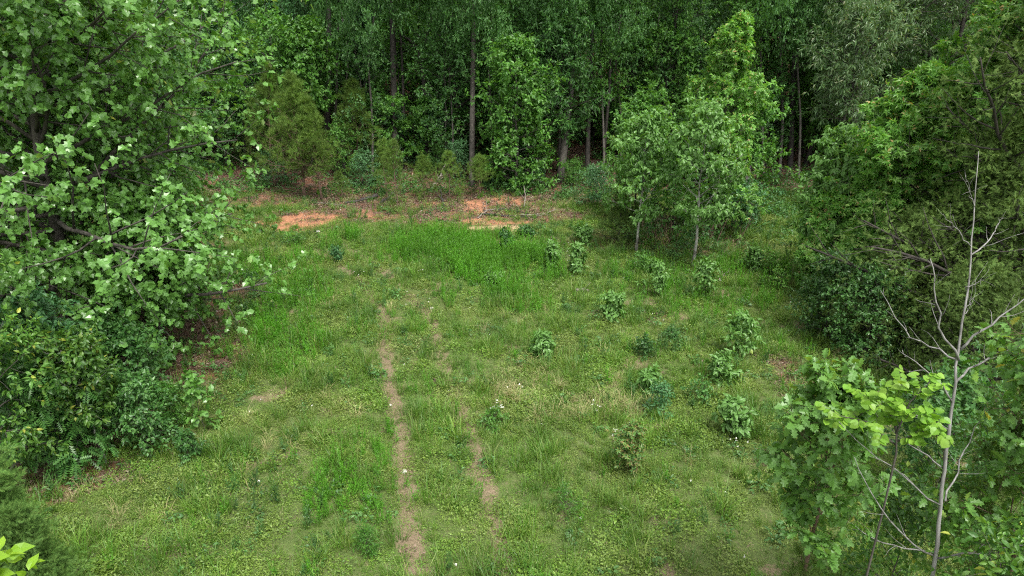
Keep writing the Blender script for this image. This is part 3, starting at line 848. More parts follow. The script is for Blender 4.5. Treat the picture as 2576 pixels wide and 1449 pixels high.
# smaller crowns along the wood's sunlit front
for y0, tall, gap in ((42.3, .66, 3.2), (46.0, .74, 3.6), (49.6, .86, 4.2)):
    xx = -y0 * .8 - 2
    while xx < y0 * .8 + 2:
        x = xx + rng.normal(0, .5); y = y0 + rng.normal(0, .9)
        px_ = float(project(np.array(x), np.array(y), np.array(6.0))[0])
        if (y0 < 44 and min(abs(px_ - q) for q in (985, 1060, 1188, 1436, 1484, 1895, 1990, 826)) < 46) or (y0 < 48 and 945 < px_ < 1110):
            xx += 1.0; continue
        kq = keys[rng.choice(4, p=[.35, .27, 0, .38])]
        inst(kq, 'edge_tree', wood_label(KIND_WORDS[kq].replace('tall', 'young'), x, y), 'tree', (x, y, float(ground_z(x, y))), 'young trees along the front of the wood', rng.uniform(0, 6.28),
             (.62, .62, tall * rng.uniform(.85, 1.15)))
        xx += gap * rng.uniform(.7, 1.3)
# understorey saplings under and between them
for q in range(210):
    y = rng.uniform(39.5, 60); x = rng.uniform(-1, 1) * (y * .78 + 3)
    k = ['sapling', 'sapling_b', 'bush', 'bush_y'][rng.choice(4, p=[.5, .2, .15, .15])]
    nm, lb = ('understorey_sapling', wood_label(KIND_WORDS[k], x, y)) if k.startswith('sap') else ('understorey_bush', wood_label(KIND_WORDS[k], x, y))
    px_ = float(project(np.array(x), np.array(y), np.array(4.0))[0])
    if y < 44.5 and min(abs(px_ - t_) for t_ in (990, 1062, 1188, 1430, 1484, 1893, 1990, 826)) < 42: y += 6
    if k.startswith('bush') and y < 42 and x > 6: y += 3
    inst(k, nm, lb, 'tree' if k.startswith('sap') else 'bush', (x, y, float(ground_z(x, y))), 'understorey saplings' if k.startswith('sap') else 'understorey bushes', rng.uniform(0, 6.28), rng.uniform(.7, 1.2))

# distant trees on the slope: one mass
def far_wood():
    r = np.random.default_rng(5); pts = []
    for q in range(420):
        y = r.uniform(84, 125); x = r.uniform(-1, 1) * (y * .85 + 10); pts.append([x, y, float(ground_z(x, y))])
    protos = []
    me = bpy.data.meshes.new('far_wood'); me.vertices.add(len(pts)); me.vertices.foreach_set('co', np.array(pts, np.float32).ravel())
    w, l = make_tree(seed=31, H=18, radius=4.6, r0=.2, h0=.12, prof='round', n1=26, n2=7, n3=4, nl=7, size=.34, l3=.4)
    V, T = place_leaves('diamond', *l)
    n0 = len(V); 
    scatter('far_wood', 'distant mass of trees filling the wood behind the trunks', 'wood', [(V, T)], np.array(pts), r.uniform(.85, 1.3, len(pts)), 'forest', tilt=.03, seed=20)
far_wood()

# ------------------------------------------------------------------ named trunks at the wood edge
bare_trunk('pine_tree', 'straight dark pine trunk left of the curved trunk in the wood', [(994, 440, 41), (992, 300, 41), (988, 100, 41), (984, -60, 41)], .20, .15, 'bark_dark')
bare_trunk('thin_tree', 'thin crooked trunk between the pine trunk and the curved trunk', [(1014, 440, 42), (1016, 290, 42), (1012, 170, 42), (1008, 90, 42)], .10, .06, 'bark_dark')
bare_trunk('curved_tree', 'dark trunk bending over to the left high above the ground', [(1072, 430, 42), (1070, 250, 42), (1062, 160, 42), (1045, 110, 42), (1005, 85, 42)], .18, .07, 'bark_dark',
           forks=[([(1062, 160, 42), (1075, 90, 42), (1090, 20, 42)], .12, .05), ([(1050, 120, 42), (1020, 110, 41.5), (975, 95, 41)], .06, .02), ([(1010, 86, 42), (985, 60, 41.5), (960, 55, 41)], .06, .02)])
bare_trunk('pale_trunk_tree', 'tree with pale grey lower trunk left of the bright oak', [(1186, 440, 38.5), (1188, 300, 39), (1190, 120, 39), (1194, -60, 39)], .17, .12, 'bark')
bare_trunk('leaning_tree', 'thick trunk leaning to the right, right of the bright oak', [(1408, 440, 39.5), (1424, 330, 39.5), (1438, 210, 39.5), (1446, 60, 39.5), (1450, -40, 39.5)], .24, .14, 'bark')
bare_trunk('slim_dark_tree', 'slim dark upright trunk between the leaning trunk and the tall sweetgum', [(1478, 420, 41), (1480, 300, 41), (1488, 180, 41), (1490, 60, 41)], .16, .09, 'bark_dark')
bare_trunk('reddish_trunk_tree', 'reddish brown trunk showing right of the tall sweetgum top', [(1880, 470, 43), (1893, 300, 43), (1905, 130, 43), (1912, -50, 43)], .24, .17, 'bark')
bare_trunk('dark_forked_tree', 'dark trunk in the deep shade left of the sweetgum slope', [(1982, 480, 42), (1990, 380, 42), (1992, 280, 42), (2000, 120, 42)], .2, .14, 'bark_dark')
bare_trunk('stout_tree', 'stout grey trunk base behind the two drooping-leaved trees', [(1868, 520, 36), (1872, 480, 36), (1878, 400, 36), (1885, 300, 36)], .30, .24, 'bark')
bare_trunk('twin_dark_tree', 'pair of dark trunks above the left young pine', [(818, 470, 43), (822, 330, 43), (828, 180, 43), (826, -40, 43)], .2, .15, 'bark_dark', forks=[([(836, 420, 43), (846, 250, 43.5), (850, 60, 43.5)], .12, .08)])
for i, (px, d, w) in enumerate([(2024, 44, .12), (2050, 46, .1), (1945, 48, .12), (2085, 45, .14), (1540, 47, .12), (905, 47, .12), (1290, 48, .13), (1150, 49, .1)]):
    P = at(px, 440, d)
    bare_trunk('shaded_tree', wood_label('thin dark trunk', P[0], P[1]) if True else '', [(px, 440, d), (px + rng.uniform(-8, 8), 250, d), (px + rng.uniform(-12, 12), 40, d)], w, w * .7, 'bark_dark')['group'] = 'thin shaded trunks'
for i, (px, d, w) in enumerate([(935, 39.5, .07), (1142, 40, .06), (1238, 39.5, .07), (1350, 40.5, .07), (1522, 39.5, .07), (1560, 41, .08), (1655, 42, .08), (1925, 39.5, .07), (1962, 40.5, .09), (2012, 39.5, .07), (868, 41, .07)]):
    P = at(px, 440, d)
    bare_trunk('slender_tree', wood_label('slender grey trunk', P[0], P[1]), [(px, 440, d), (px + rng.uniform(-8, 8), 300, d), (px + rng.uniform(-14, 14), 150, d), (px + rng.uniform(-14, 14), 30, d)], w, w * .6, 'bark', crown=('oak_c', .8))['group'] = 'slender grey trunks'

# bright oak at the wood edge
def custom(name, label, cat, px, pyb, pyt, seed, shape, lmat, bmat, radius, pieces=0, base=None, group=None, **kw):
    b = gp(px, pyb) if base is None else np.array(base)
    H = height_to(b, pyt)
    wood, lv = make_tree(seed=seed, H=H, radius=radius, **kw)
    return build_tree(name, label, cat, tuple(b), wood, lv, shape, lmat, bmat, group, pieces)

custom('oak_tree', 'bright green oak with foliage down to the ground, right of the pale trunk', 'tree', 1300, 478, 120, 51, 'diamond', 'forest_y', 'bark', 2.1, r0=.1, h0=.03, prof='round', n1=40, n2=8, n3=4, nl=10, size=.2, droop=.5, l3=.25, up1=-.05)
custom('oak_tree', 'dull green oak crown hanging above the slim dark trunk', 'tree', 1405, 452, 60, 52, 'slim', 'forest', 'bark_dark', 2.3, r0=.1, h0=.3, prof='round', n1=30, n2=8, n3=4, nl=9, size=.26, droop=.6, l3=.3)
custom('poplar_tree', 'yellowish green crown over the left young pine', 'tree', 790, 440, 90, 53, 'diamond', 'forest_y', 'bark_dark', 1.9, r0=.09, h0=.45, prof='round', n1=26, n2=8, n3=4, nl=9, size=.22, droop=.5, l3=.25)
for (px, pyb, pyt, rad, sd, lb) in [(965, 425, 245, 1.9, 54, 'bright layered sapling below the straight pine trunk'), (1085, 420, 255, 1.9, 55, 'bright layered sapling left of the pale grey trunk')]:
    custom('dogwood_sapling', lb, 'tree', px, pyb, pyt, sd, 'diamond', 'forest_y', 'bark', rad, r0=.05, h0=.15, prof='flat', n1=22, n2=7, n3=5, nl=8, size=.17, droop=.15, up1=.0, a1=(88, 70), flat2=.6, tilt=.3)
# shrubs at the wood edge
for (key, px, pyb, pyt, H, sxy, lb) in [('bush', 912, 474, 405, 2.6, 1.25, 'pale blue-green shrub left of the small dark pine'), ('bush_y', 870, 452, 340, 3.0, .9, 'bright green bush behind the pale blue-green shrub'),
        ('bush', 1160, 450, 378, 2.6, 1.1, 'blue-green bush at the foot of the pale grey trunk'), ('bush', 1100, 425, 305, 2.6, .9, 'dark blue-green bush under the bright layered saplings'),
        ('bush_y', 1105, 440, 375, 3.0, .7, 'small round bright bush beside the short pines'), ('bush', 1000, 420, 315, 2.6, 1.0, 'blue-green bush behind the small dark pine'),
        ('bush', 1500, 520, 440, 2.6, 1.2, 'green bush on the slope right of the brush pile'), ('bush_y', 1440, 470, 415, 3.0, 1.2, 'green bush by the leaning trunk'), ('bush', 700, 470, 400, 2.6, 1.0, 'dark bush left of the young pines'),
        ('bush', 1245, 470, 420, 2.6, .9, 'low bush under the left side of the bright oak'), ('bush', 1360, 470, 430, 2.6, 1.0, 'low bush under the right side of the bright oak')]:
    place_front(key, 'edge_bush', px, pyb, pyt, H, lb, 'bush', rz=px * .37, sxy=sxy)
# grey willow oak, top right of the wood
inst('willow', 'willow_oak', 'grey-green narrow-leaved oak above the sweetgum slope', 'tree', tuple(gp(2130, 465)), None, 1.0, .95)
inst('willow', 'willow_oak', 'grey-green narrow-leaved oak at the far right behind the cedar', 'tree', tuple(gp(2330, 470)), None, 3.0, 1.0)
custom('willow_oak', 'spray of pale grey narrow leaves hanging beside the reddish trunk', 'tree', 2060, 520, 60, 56, 'slim', 'willow', 'bark_dark', 2.6, r0=.12, h0=.45, prof='flat', n1=26, n2=8, n3=5, nl=9, size=.24, droop=.7, l3=.3)

# ------------------------------------------------------------------ pines
def pine(name, label, px, pyb, pyt, radius, seed, r0=.08, h0=.12, n1=40, n2=6, n3=2, nl=6, size=.24, lmat='pine', shape='needles', lean=(0, 0), bmat='bark_red', base=None, group=None):
    return custom(name, label, 'tree', px, pyb, pyt, seed, shape, lmat, bmat, radius, base=base, group=group, r0=r0, h0=h0, prof='cone', n1=n1, n2=n2, n3=n3, nl=nl, size=size, whorl=0 if shape == 'spray' else max(4, n1 // 5), wob1=.05,
                  a1=(85, 35), up1=.35, up2=.3, up3=.3, droop=-.35, tilt=.6, l2=.35, l3=.12, leaf_t=(.3, 1), lean=lean)
pine('pine_tree', 'tallest young pine with yellow-green needles beside the sycamore', 768, 500, 200, 2.15, 61, r0=.08, h0=.2, n1=48, nl=5)
pine('pine_tree', 'second young pine just right of the tallest one', 812, 505, 262, 1.45, 62, r0=.06, h0=.24, n1=34, nl=5)
pine('pine_tree', 'dim young pine half behind the sycamore edge', 690, 470, 175, 1.9, 63, r0=.08, h0=.2, n1=36)
pine('pine_tree', 'hazy pine standing behind the second young pine', 905, 440, 215, 1.9, 64, r0=.08, h0=.15, n1=36)
pine('small_pine', 'small dark pine on a bare stem above the fallen branches', 1000, 530, 366, .95, 65, r0=.04, h0=.3, n1=18, n2=4, size=.17)
pine('small_pine', 'small pine close behind the small dark pine', 975, 498, 362, .8, 66, r0=.04, h0=.25, n1=18, n2=4, size=.17)
pine('small_pine', 'short pine midway between the dark pine and the leafy one', 1068, 502, 400, .8, 67, r0=.04, h0=.15, n1=18, n2=4, size=.17)
pine('small_pine', 'short wide pine beside the orange clay patch', 1130, 505, 395, 1.1, 68, r0=.04, h0=.1, n1=18, n2=4, size=.17)
pine('small_pine', 'short pine with a bare lower stem right of the clay patch', 1206, 498, 402, .9, 69, r0=.04, h0=.32, n1=18, n2=4, size=.17)
pine('small_pine', 'low pine seedling at the left of the short pines', 860, 500, 440, .5, 70, r0=.02, h0=.1, n1=16, n2=3, size=.14)
pine('small_pine', 'low bushy pine at the edge of the fallen leaves', 1240, 470, 415, .9, 71, r0=.03, h0=.05, n1=20, n2=4, size=.17)

# ------------------------------------------------------------------ trees in the middle right
custom('sweetgum_tree', 'tall bright sweetgum with a pointed top behind the drooping-leaved pair', 'tree', 1778, 575, 45, 81, 'star', 'gum', 'bark', 2.6, r0=.12, h0=.12, prof='cone', n1=44, n2=8, n3=4, nl=9, size=.18, l3=.2, up1=.3, twig_wood=False)
custom('drooping_tree', 'right-hand drooping-leaved tree with a pale spotted trunk', 'tree', 1742, 668, 306, 82, 'long', 'cherry', 'bark_lichen', 1.85, r0=.065, h0=.26, prof='round', n1=24, n2=8, n3=4, nl=10, size=.165, flat2=.6, droop=.8, l3=.18, up1=.15, wob=.02)
custom('drooping_tree', 'left-hand drooping-leaved tree with a thin grey trunk', 'tree', 1600, 641, 318, 83, 'long', 'cherry', 'bark_lichen', 1.5, r0=.055, h0=.26, prof='round', n1=20, n2=8, n3=4, nl=10, size=.16, flat2=.6, droop=.8, l3=.18, up1=.15, wob=.02, lean=(.03, 0))
custom('leafy_tree', 'yellow-green vine-hung tree right of the tall sweetgum', 'tree', 1862, 560, 255, 84, 'diamond', 'forest_y', 'bark_dark', 1.6, r0=.07, h0=.2, prof='round', n1=26, n2=7, n3=4, nl=9, size=.16, droop=.7)
custom('leafy_tree', 'loose yellow-green tree left of the tall sweetgum', 'tree', 1600, 560, 265, 85, 'diamond', 'forest_y', 'bark_dark', 1.7, r0=.06, h0=.25, prof='round', n1=24, n2=7, n3=4, nl=8, size=.16, droop=.5)
custom('thicket_tree', 'dark leafy tree inside the thicket behind the drooping-leaved pair', 'tree', 1690, 590, 400, 86, 'diamond', 'forest', 'bark_dark', 2.3, r0=.05, h0=.12, prof='round', n1=32, n2=7, n3=4, nl=9, size=.15, droop=.4)
pine('cedar_tree', 'thin see-through cedar at the left end of the thicket', 1555, 618, 470, 1.0, 87, r0=.035, h0=.02, n1=34, n2=5, size=.2, lmat='cedar', shape='spray', bmat='bark_dark')
custom('thicket_bush', 'dark bush at the right end of the thicket', 'bush', 1850, 590, 500, 88, 'diamond', 'forest_b', 'bark_dark', 1.5, r0=.03, h0=.05, prof='round', n1=24, n2=6, n3=4, nl=8, size=.12, a1=(60, 30))
# bare brown twigs in the thicket
def twiggy(name, label, px, pyb, h, seed, n=16, mat='bark_dark', spread=.5):
    b = gp(px, pyb); r = np.random.default_rng(seed)
    o = np.column_stack([r.normal(0, spread * .4, n), r.normal(0, spread * .4, n), np.zeros(n)])
    d = norm(np.column_stack([r.normal(0, .3, n), r.normal(0, .3, n), np.ones(n)])); L = h * r.uniform(.5, 1, n)
    P = np.empty((n, 6, 3)); P[:, 0] = o
    for s in range(1, 6):
        d = norm(d + r.normal(0, .12, d.shape)); P[:, s] = P[:, s - 1] + d * (L / 5)[:, None]
    Rr = np.linspace(.014, .005, 6)[None].repeat(n, 0)
    Q, rq, _, _ = children(r, P, Rr, 5, .3, 1, (40, 30), lambda t, b_: np.full(len(t), h * .3), .1, .15, n=4, rmin=.004)
    root = thing(name, label, 'bush', b)
    for k in range(n):
        v, t = join([tubes(P[k:k + 1], Rr[:1], 4), tubes(Q[k * 5:k * 5 + 5], rq[k * 5:k * 5 + 5], 3)])
        mesh_obj('stem', tri_mesh('stem', v, t, M[mat]), root)
    return root
twiggy('twig_bush', 'leafless brown twigs in the middle of the thicket', 1660, 612, 1.5, 91, 26, 'bark_red', 1.6)
twiggy('twig_bush', 'leafless brown twigs behind the right pale trunk', 1800, 605, 1.6, 92, 26, 'bark_red', 1.4)

# sweetgums on the right slope
custom('sweetgum_tree', 'tallest light green sweetgum on the slope behind the big cedar', 'tree', 2370, 790, -260, 101, 'star', 'gum', 'bark', 3.7, pieces=110, r0=.15, h0=.10, prof='cone', n1=64, n2=10, n3=5, nl=9, size=.19, l3=.2, up1=.25)
custom('sweetgum_tree', 'middle light green sweetgum left of the tallest one', 'tree', 2190, 785, 200, 102, 'star', 'gum', 'bark', 2.4, pieces=60, r0=.09, h0=.08, prof='egg', n1=48, n2=8, n3=5, nl=9, size=.18, l3=.2, up1=.3)
custom('drooping_tree', 'broad light green drooping-leaved tree at the left foot of the slope', 'tree', 2090, 715, 375, 103, 'long', 'cherry', 'bark', 1.75, r0=.06, h0=.1, prof='round', n1=30, n2=7, n3=5, nl=9, size=.165, droop=.9, l3=.18)
custom('sweetgum_tree', 'low sweetgum at the left foot of the slope beside the field', 'tree', 2060, 740, 505, 104, 'star', 'gum', 'bark', 1.3, r0=.04, h0=.05, prof='egg', n1=34, n2=7, n3=4, nl=8, size=.17, l3=.15)

# big cedars
def cedar(name, label, px, pyb, pyt, radius, seed, n1=70, n2=11, n3=5, nl=6, size=.2, lmat='cedar', shape='spray', r0=.14, h0=.02, base=None):
    return custom(name, label, 'tree', px, pyb, pyt, seed, shape, lmat, 'bark_dark', radius, base=base, r0=r0, h0=h0, prof='cone', n1=n1, n2=n2, n3=n3, nl=nl, size=size,
                  a1=(80, 35), up1=.30, up2=.12, up3=-.1, droop=.1, tilt=.6, l2=.36, l3=.2, leaf_t=(.1, 1), wob1=.10)
cedar('cedar_tree', 'huge olive-brown cedar filling the right edge of the view', 2500, 900, -700, 5.0, 111, n1=105, n2=13, n3=5, nl=7, size=.16, r0=.2)
cedar('cedar_tree', 'smaller olive cedar in front of the sweetgum slope', 2230, 870, 560, 1.9, 112, n1=48, n2=11, n3=5, nl=6, size=.15)
cedar('cedar_tree', 'middle olive cedar between the smaller one and the huge one', 2370, 900, 330, 2.4, 113, n1=56, n2=12, n3=5, nl=6, size=.15)
cedar('cedar_tree', 'low spreading cedar at the foot of the big cedars', 2400, 1010, 700, 2.2, 114, n1=44, n2=10, n3=5, nl=6, size=.14)
custom('vine_bush', 'dark blue-green leafy bush at the left foot of the cedars', 'bush', 2075, 850, 655, 115, 'diamond', 'vine', 'bark_dark', 1.2, r0=.03, h0=.03, prof='egg', n1=30, n2=7, n3=5, nl=8, size=.085, a1=(75, 35), droop=.5)
custom('vine_bush', 'second dark blue-green bush in front of the smaller cedar', 'bush', 2170, 905, 720, 116, 'diamond', 'vine', 'bark_dark', 1.1, r0=.03, h0=.03, prof='round', n1=28, n2=7, n3=4, nl=9, size=.085, a1=(75, 35), droop=.5)

# ------------------------------------------------------------------ left side
syc_b = gp(190, 905)
custom('sycamore_tree', 'large sycamore with big lobed leaves filling the upper left', 'tree', 245, 905, -470, 121, 'sycamore', 'sycamore', 'bark', 5.7, pieces=300, r0=.2, h0=.10, prof='round', face=.9,
       n1=80, n2=13, n3=6, nl=8, size=.145, droop=.45, tilt=.55, l3=.25, up1=.12, a1=(88, 35), l2=.40, twig_wood=False, sides=7)
custom('sycamore_tree', 'pale-trunked sycamore stem standing right of the big one', 'tree', 320, 830, 120, 122, 'sycamore', 'sycamore', 'bark_pale', 3.5, face=.9, r0=.11, h0=.12, prof='round', n1=44, n2=10, n3=5, nl=8, size=.14, droop=.45, tilt=.6, l3=.2)
custom('sycamore_tree', 'lowest sycamore boughs hanging almost to the grass at the wood edge', 'tree', 410, 890, 540, 126, 'sycamore', 'sycamore', 'bark', 2.0, face=.9, r0=.06, h0=.16, prof='round', n1=40, n2=9, n3=4, nl=8, size=.14, droop=.5, l3=.2)
custom('leafy_tree', 'dark tree in the shade behind the sycamore', 'tree', 60, 720, -200, 123, 'diamond', 'forest', 'bark_dark', 4.5, r0=.2, h0=.05, prof='round', n1=44, n2=9, n3=5, nl=9, size=.2)
custom('leafy_tree', 'leafy tree between the sycamore and the young pines', 'tree', 430, 560, 60, 124, 'diamond', 'forest', 'bark_dark', 3.4, r0=.15, h0=.15, prof='round', n1=38, n2=9, n3=5, nl=9, size=.18)
custom('leafy_tree', 'shaded tree at the left edge under the sycamore', 'tree', -120, 820, 150, 125, 'diamond', 'forest_b', 'bark_dark', 3.4, r0=.15, h0=.03, prof='round', n1=44, n2=9, n3=5, nl=9, size=.16)
# saplings in front of it, nearer
def near(name, label, cat, px, pyt, depth, seed, shape, lmat, bmat, radius, pieces=0, pyb=None, **kw):
    """a plant whose top is at the pixel row pyt at that depth; it stands on the ground below"""
    p = at(px, pyt, depth); p[0] *= 1 + .35 * (p[2]) * SP / depth; b = np.array([p[0], p[1], float(ground_z(p[0], p[1]))]); H = p[2] - b[2]
    wood, lv = make_tree(seed=seed, H=H, radius=radius, **kw)
    return build_tree(name, label, cat, tuple(b), wood, lv, shape, lmat, bmat, None, pieces)
near('oval_leaf_tree', 'bright green oval-leaved sapling along the left edge', 'tree', -100, 620, 12.0, 131, 'oval', 'oval', 'bark', 1.15, pieces=60, r0=.05, h0=.08, prof='round', n1=28, n2=8, n3=4, nl=9, size=.105, droop=.4, l3=.15, flat2=.4)
near('oval_leaf_tree', 'small oval-leaved sapling on a thin stem beside the dark hollow', 'tree', 222, 885, 14.0, 132, 'oval', 'oval', 'bark_lichen', .95, pieces=40, r0=.022, h0=.45, prof='flat', n1=22, n2=7, n3=4, nl=7, size=.12, droop=.3, l3=.13, up1=.1, flat2=.5)
near('locust_shrub', 'blue-green shrub with feathered leaves behind the left saplings', 'bush', 130, 960, 14.2, 133, 'pinnate', 'vine', 'bark_dark', 1.2, r0=.03, h0=.1, prof='round', n1=26, n2=6, n3=3, nl=3, size=.3, droop=.3, l3=.15)
near('leafy_bush', 'dark leafy bush in the hollow behind the left saplings', 'bush', 60, 830, 15.0, 134, 'diamond', 'forest_b', 'bark_dark', 1.7, r0=.04, h0=.05, prof='round', n1=34, n2=8, n3=4, nl=9, size=.12)
pA = at(20, 1145, 9.0)
near('cedar_bush', 'feathery green cedar in the lower left corner', 'tree', -60, 1110, 9.3, 135, 'spray_near', 'cedar_g', 'bark_dark', .95, r0=.06, h0=.1, prof='cone', n1=60, n2=10, n3=5, nl=7, size=.12, up1=.3, droop=.0, l3=.15)
near('cedar_bush', 'low feathery cedar under the lower left cedar', 'tree', 70, 1290, 9.4, 136, 'spray_near', 'cedar_g', 'bark_dark', .6, r0=.04, h0=.05, prof='cone', n1=44, n2=8, n3=4, nl=7, size=.11, up1=.3, droop=.0, l3=.12)
near('lime_leaf_sapling', 'sapling tip with large glossy lime leaves in the bottom left corner', 'tree', 205, 1372, 4.6, 137, 'oval', 'lime', 'bark', .34, pieces=30, r0=.025, h0=.90, prof='round', n1=12, n2=4, n3=2, nl=4, size=.11, droop=.2, l3=.06)
near('leafy_bush', 'leafy bush added as shade in the dark hollow below the sycamore', 'bush', 300, 860, 16.6, 148, 'diamond', 'forest', 'bark_dark', 1.2, r0=.03, h0=.05, prof='round', n1=28, n2=7, n3=4, nl=8, size=.11)  # added bush, stands in for the dark shade of the hollow
near('leafy_bush', 'low bush added as shade between the dark hollow and the grass', 'bush', 350, 985, 14.8, 149, 'diamond', 'vine', 'bark_dark', .7, r0=.02, h0=.05, prof='round', n1=20, n2=6, n3=4, nl=7, size=.09)  # second added bush, darkens the open ground beside the hollow
near('grape_vine', 'trailing lobed-leaf vine at the foot of the sycamore', 'plant', 500, 945, 15.6, 138, 'sycamore', 'sycamore', 'bark', .35, r0=.01, h0=.1, prof='round', n1=8, n2=4, n3=2, nl=4, size=.13, l3=.1)
near('fern_weed', 'upright feathery weed in the shade right of the small sapling', 'plant', 425, 985, 15.6, 139, 'slim', 'forest_y', 'bark', .5, r0=.012, h0=.1, prof='egg', n1=20, n2=5, n3=3, nl=6, size=.1, l3=.1, a1=(40, 20))

# ------------------------------------------------------------------ right foreground
near('oak_sapling', 'lobed-leaf oak sapling in front of the dead grey stem', 'tree', 2055, 955, 8.6, 141, 'oak', 'oak', 'bark_red', 1.15, pieces=130, r0=.045, h0=.50, prof='egg', n1=22, n2=6, n3=4, nl=7, size=.135, flat2=.4, droop=.35, tilt=.6, l3=.12, twig_wood=True, up1=.2)
near('oak_sapling', 'larger oak sapling with big lobed leaves at the right edge', 'tree', 2630, 880, 7.6, 142, 'oak', 'oak', 'bark_red', 1.15, pieces=130, r0=.05, h0=.38, prof='round', n1=26, n2=6, n3=4, nl=7, size=.13, droop=.35, tilt=.6, l3=.12, twig_wood=True, up1=.2)
def redbud():
    g = at(2230, 1090, 7.5); b = np.array([g[0], g[1] + .1, float(ground_z(g[0], g[1]))])
    tip = lambda px, py, d: at(px, py, d) - b
    base = np.array([.12, .1, 0.0])
    P = np.array([base + (tip(2255, 1150, 7.7) - base) * [0.9, 0.9, 0], base + (tip(2255, 1150, 7.7) - base) * [.93, .93, .5], tip(2255, 1150, 7.7), tip(2255, 1070, 7.6)])
    def curve(P, n=7):
        s = np.linspace(0, len(P) - 1, n); i = np.minimum(s.astype(int), len(P) - 2); w = (s - i)[:, None]
        return P[i] * (1 - w) + P[i + 1] * w
    arms = [curve(np.array([tip(2255, 1120, 7.7), tip(2180, 1060, 7.6), tip(2110, 1045, 7.5)])), curve(np.array([tip(2255, 1090, 7.6), tip(2290, 1010, 7.5), tip(2340, 960, 7.4)])),
            curve(np.array([tip(2255, 1110, 7.7), tip(2310, 1090, 7.6), tip(2350, 1075, 7.5)])), curve(np.array([tip(2255, 1090, 7.7), tip(2240, 1020, 7.7), tip(2270, 965, 7.7)])),
            curve(np.array([tip(2255, 1060, 7.7), tip(2210, 1010, 7.6), tip(2180, 1000, 7.5)]))]
    A = np.array(arms); rA = np.linspace(.012, .004, 7)[None].repeat(len(A), 0)
    r = np.random.default_rng(6)
    Q, rq, _, bb = children(r, A, rA, 9, .1, 1, (60, 40), lambda t, b_: .22 + .1 * (1 - t), -.1, .1, n=5, flat=.7, rmin=.003)
    n = len(Q) * 9; bi = np.repeat(np.arange(len(Q)), 9); t = np.tile(np.linspace(.1, 1, 9), len(Q)); f = np.clip(t, 0, .999) * 4; i = f.astype(int); w = (f - i)[:, None]
    pos = Q[bi, i] * (1 - w) + Q[bi, i + 1] * w; tn = norm(Q[bi, i + 1] - Q[bi, i])
    sd = np.cross(tn, [0, 0, 1.]) * np.where(np.arange(n) % 2, 1, -1)[:, None]
    ax = norm(sd + tn * .4 + np.array([0, 0, -.25]) + r.normal(0, .25, (n, 3))); nr = np.array([0, -.25, 1.]) + r.normal(0, .3, (n, 3))
    tk = curve(P, 8)[None]
    wood = join([tubes(tk, np.linspace(.015, .009, 8)[None], 6), tubes(A, rA, 5), tubes(Q, rq, 4)])
    build_tree('round_leaf_sapling', 'arching sapling with rows of round yellow-green leaves left of the dead stem', 'tree', tuple(b), wood, (pos, ax, nr, .09 * r.uniform(.7, 1.2, n)), 'round', 'redbud', 'bark', None, 80)
redbud()
near('small_pine', 'pine seedling tip at the bottom below the oak sapling', 'tree', 2010, 1405, 9.6, 143, 'needles_near', 'pine', 'bark_red', .45, r0=.02, h0=.3, prof='round', n1=12, n2=3, n3=2, nl=4, size=.16, droop=-.4, l3=.08)
near('small_pine', 'slender pine shoot between the dead stem and the right oak', 'tree', 2475, 1060, 8.2, 144, 'needles_near', 'pine', 'bark_red', .5, r0=.03, h0=.4, prof='cone', n1=26, n2=3, n3=2, nl=4, size=.15, droop=-.5, l3=.08)
near('oval_leaf_tree', 'leafy shoots beside the right oak at the bottom edge', 'bush', 2480, 1400, 7.6, 145, 'oval', 'oval', 'bark', .6, pieces=20, r0=.03, h0=.6, prof='round', n1=16, n2=5, n3=3, nl=6, size=.09)
near('dark_shrub', 'dark leafy bush in the shade behind the dead stem', 'bush', 2400, 1000, 13.0, 146, 'diamond', 'forest', 'bark_dark', 1.6, r0=.03, h0=.05, prof='round', n1=30, n2=7, n3=4, nl=8, size=.1)
near('green_shrub', 'light leafy bush between the oak sapling and the dead stem', 'bush', 2260, 1260, 10.3, 147, 'diamond', 'oval', 'bark', .9, r0=.02, h0=.1, prof='round', n1=24, n2=6, n3=4, nl=6, size=.09)

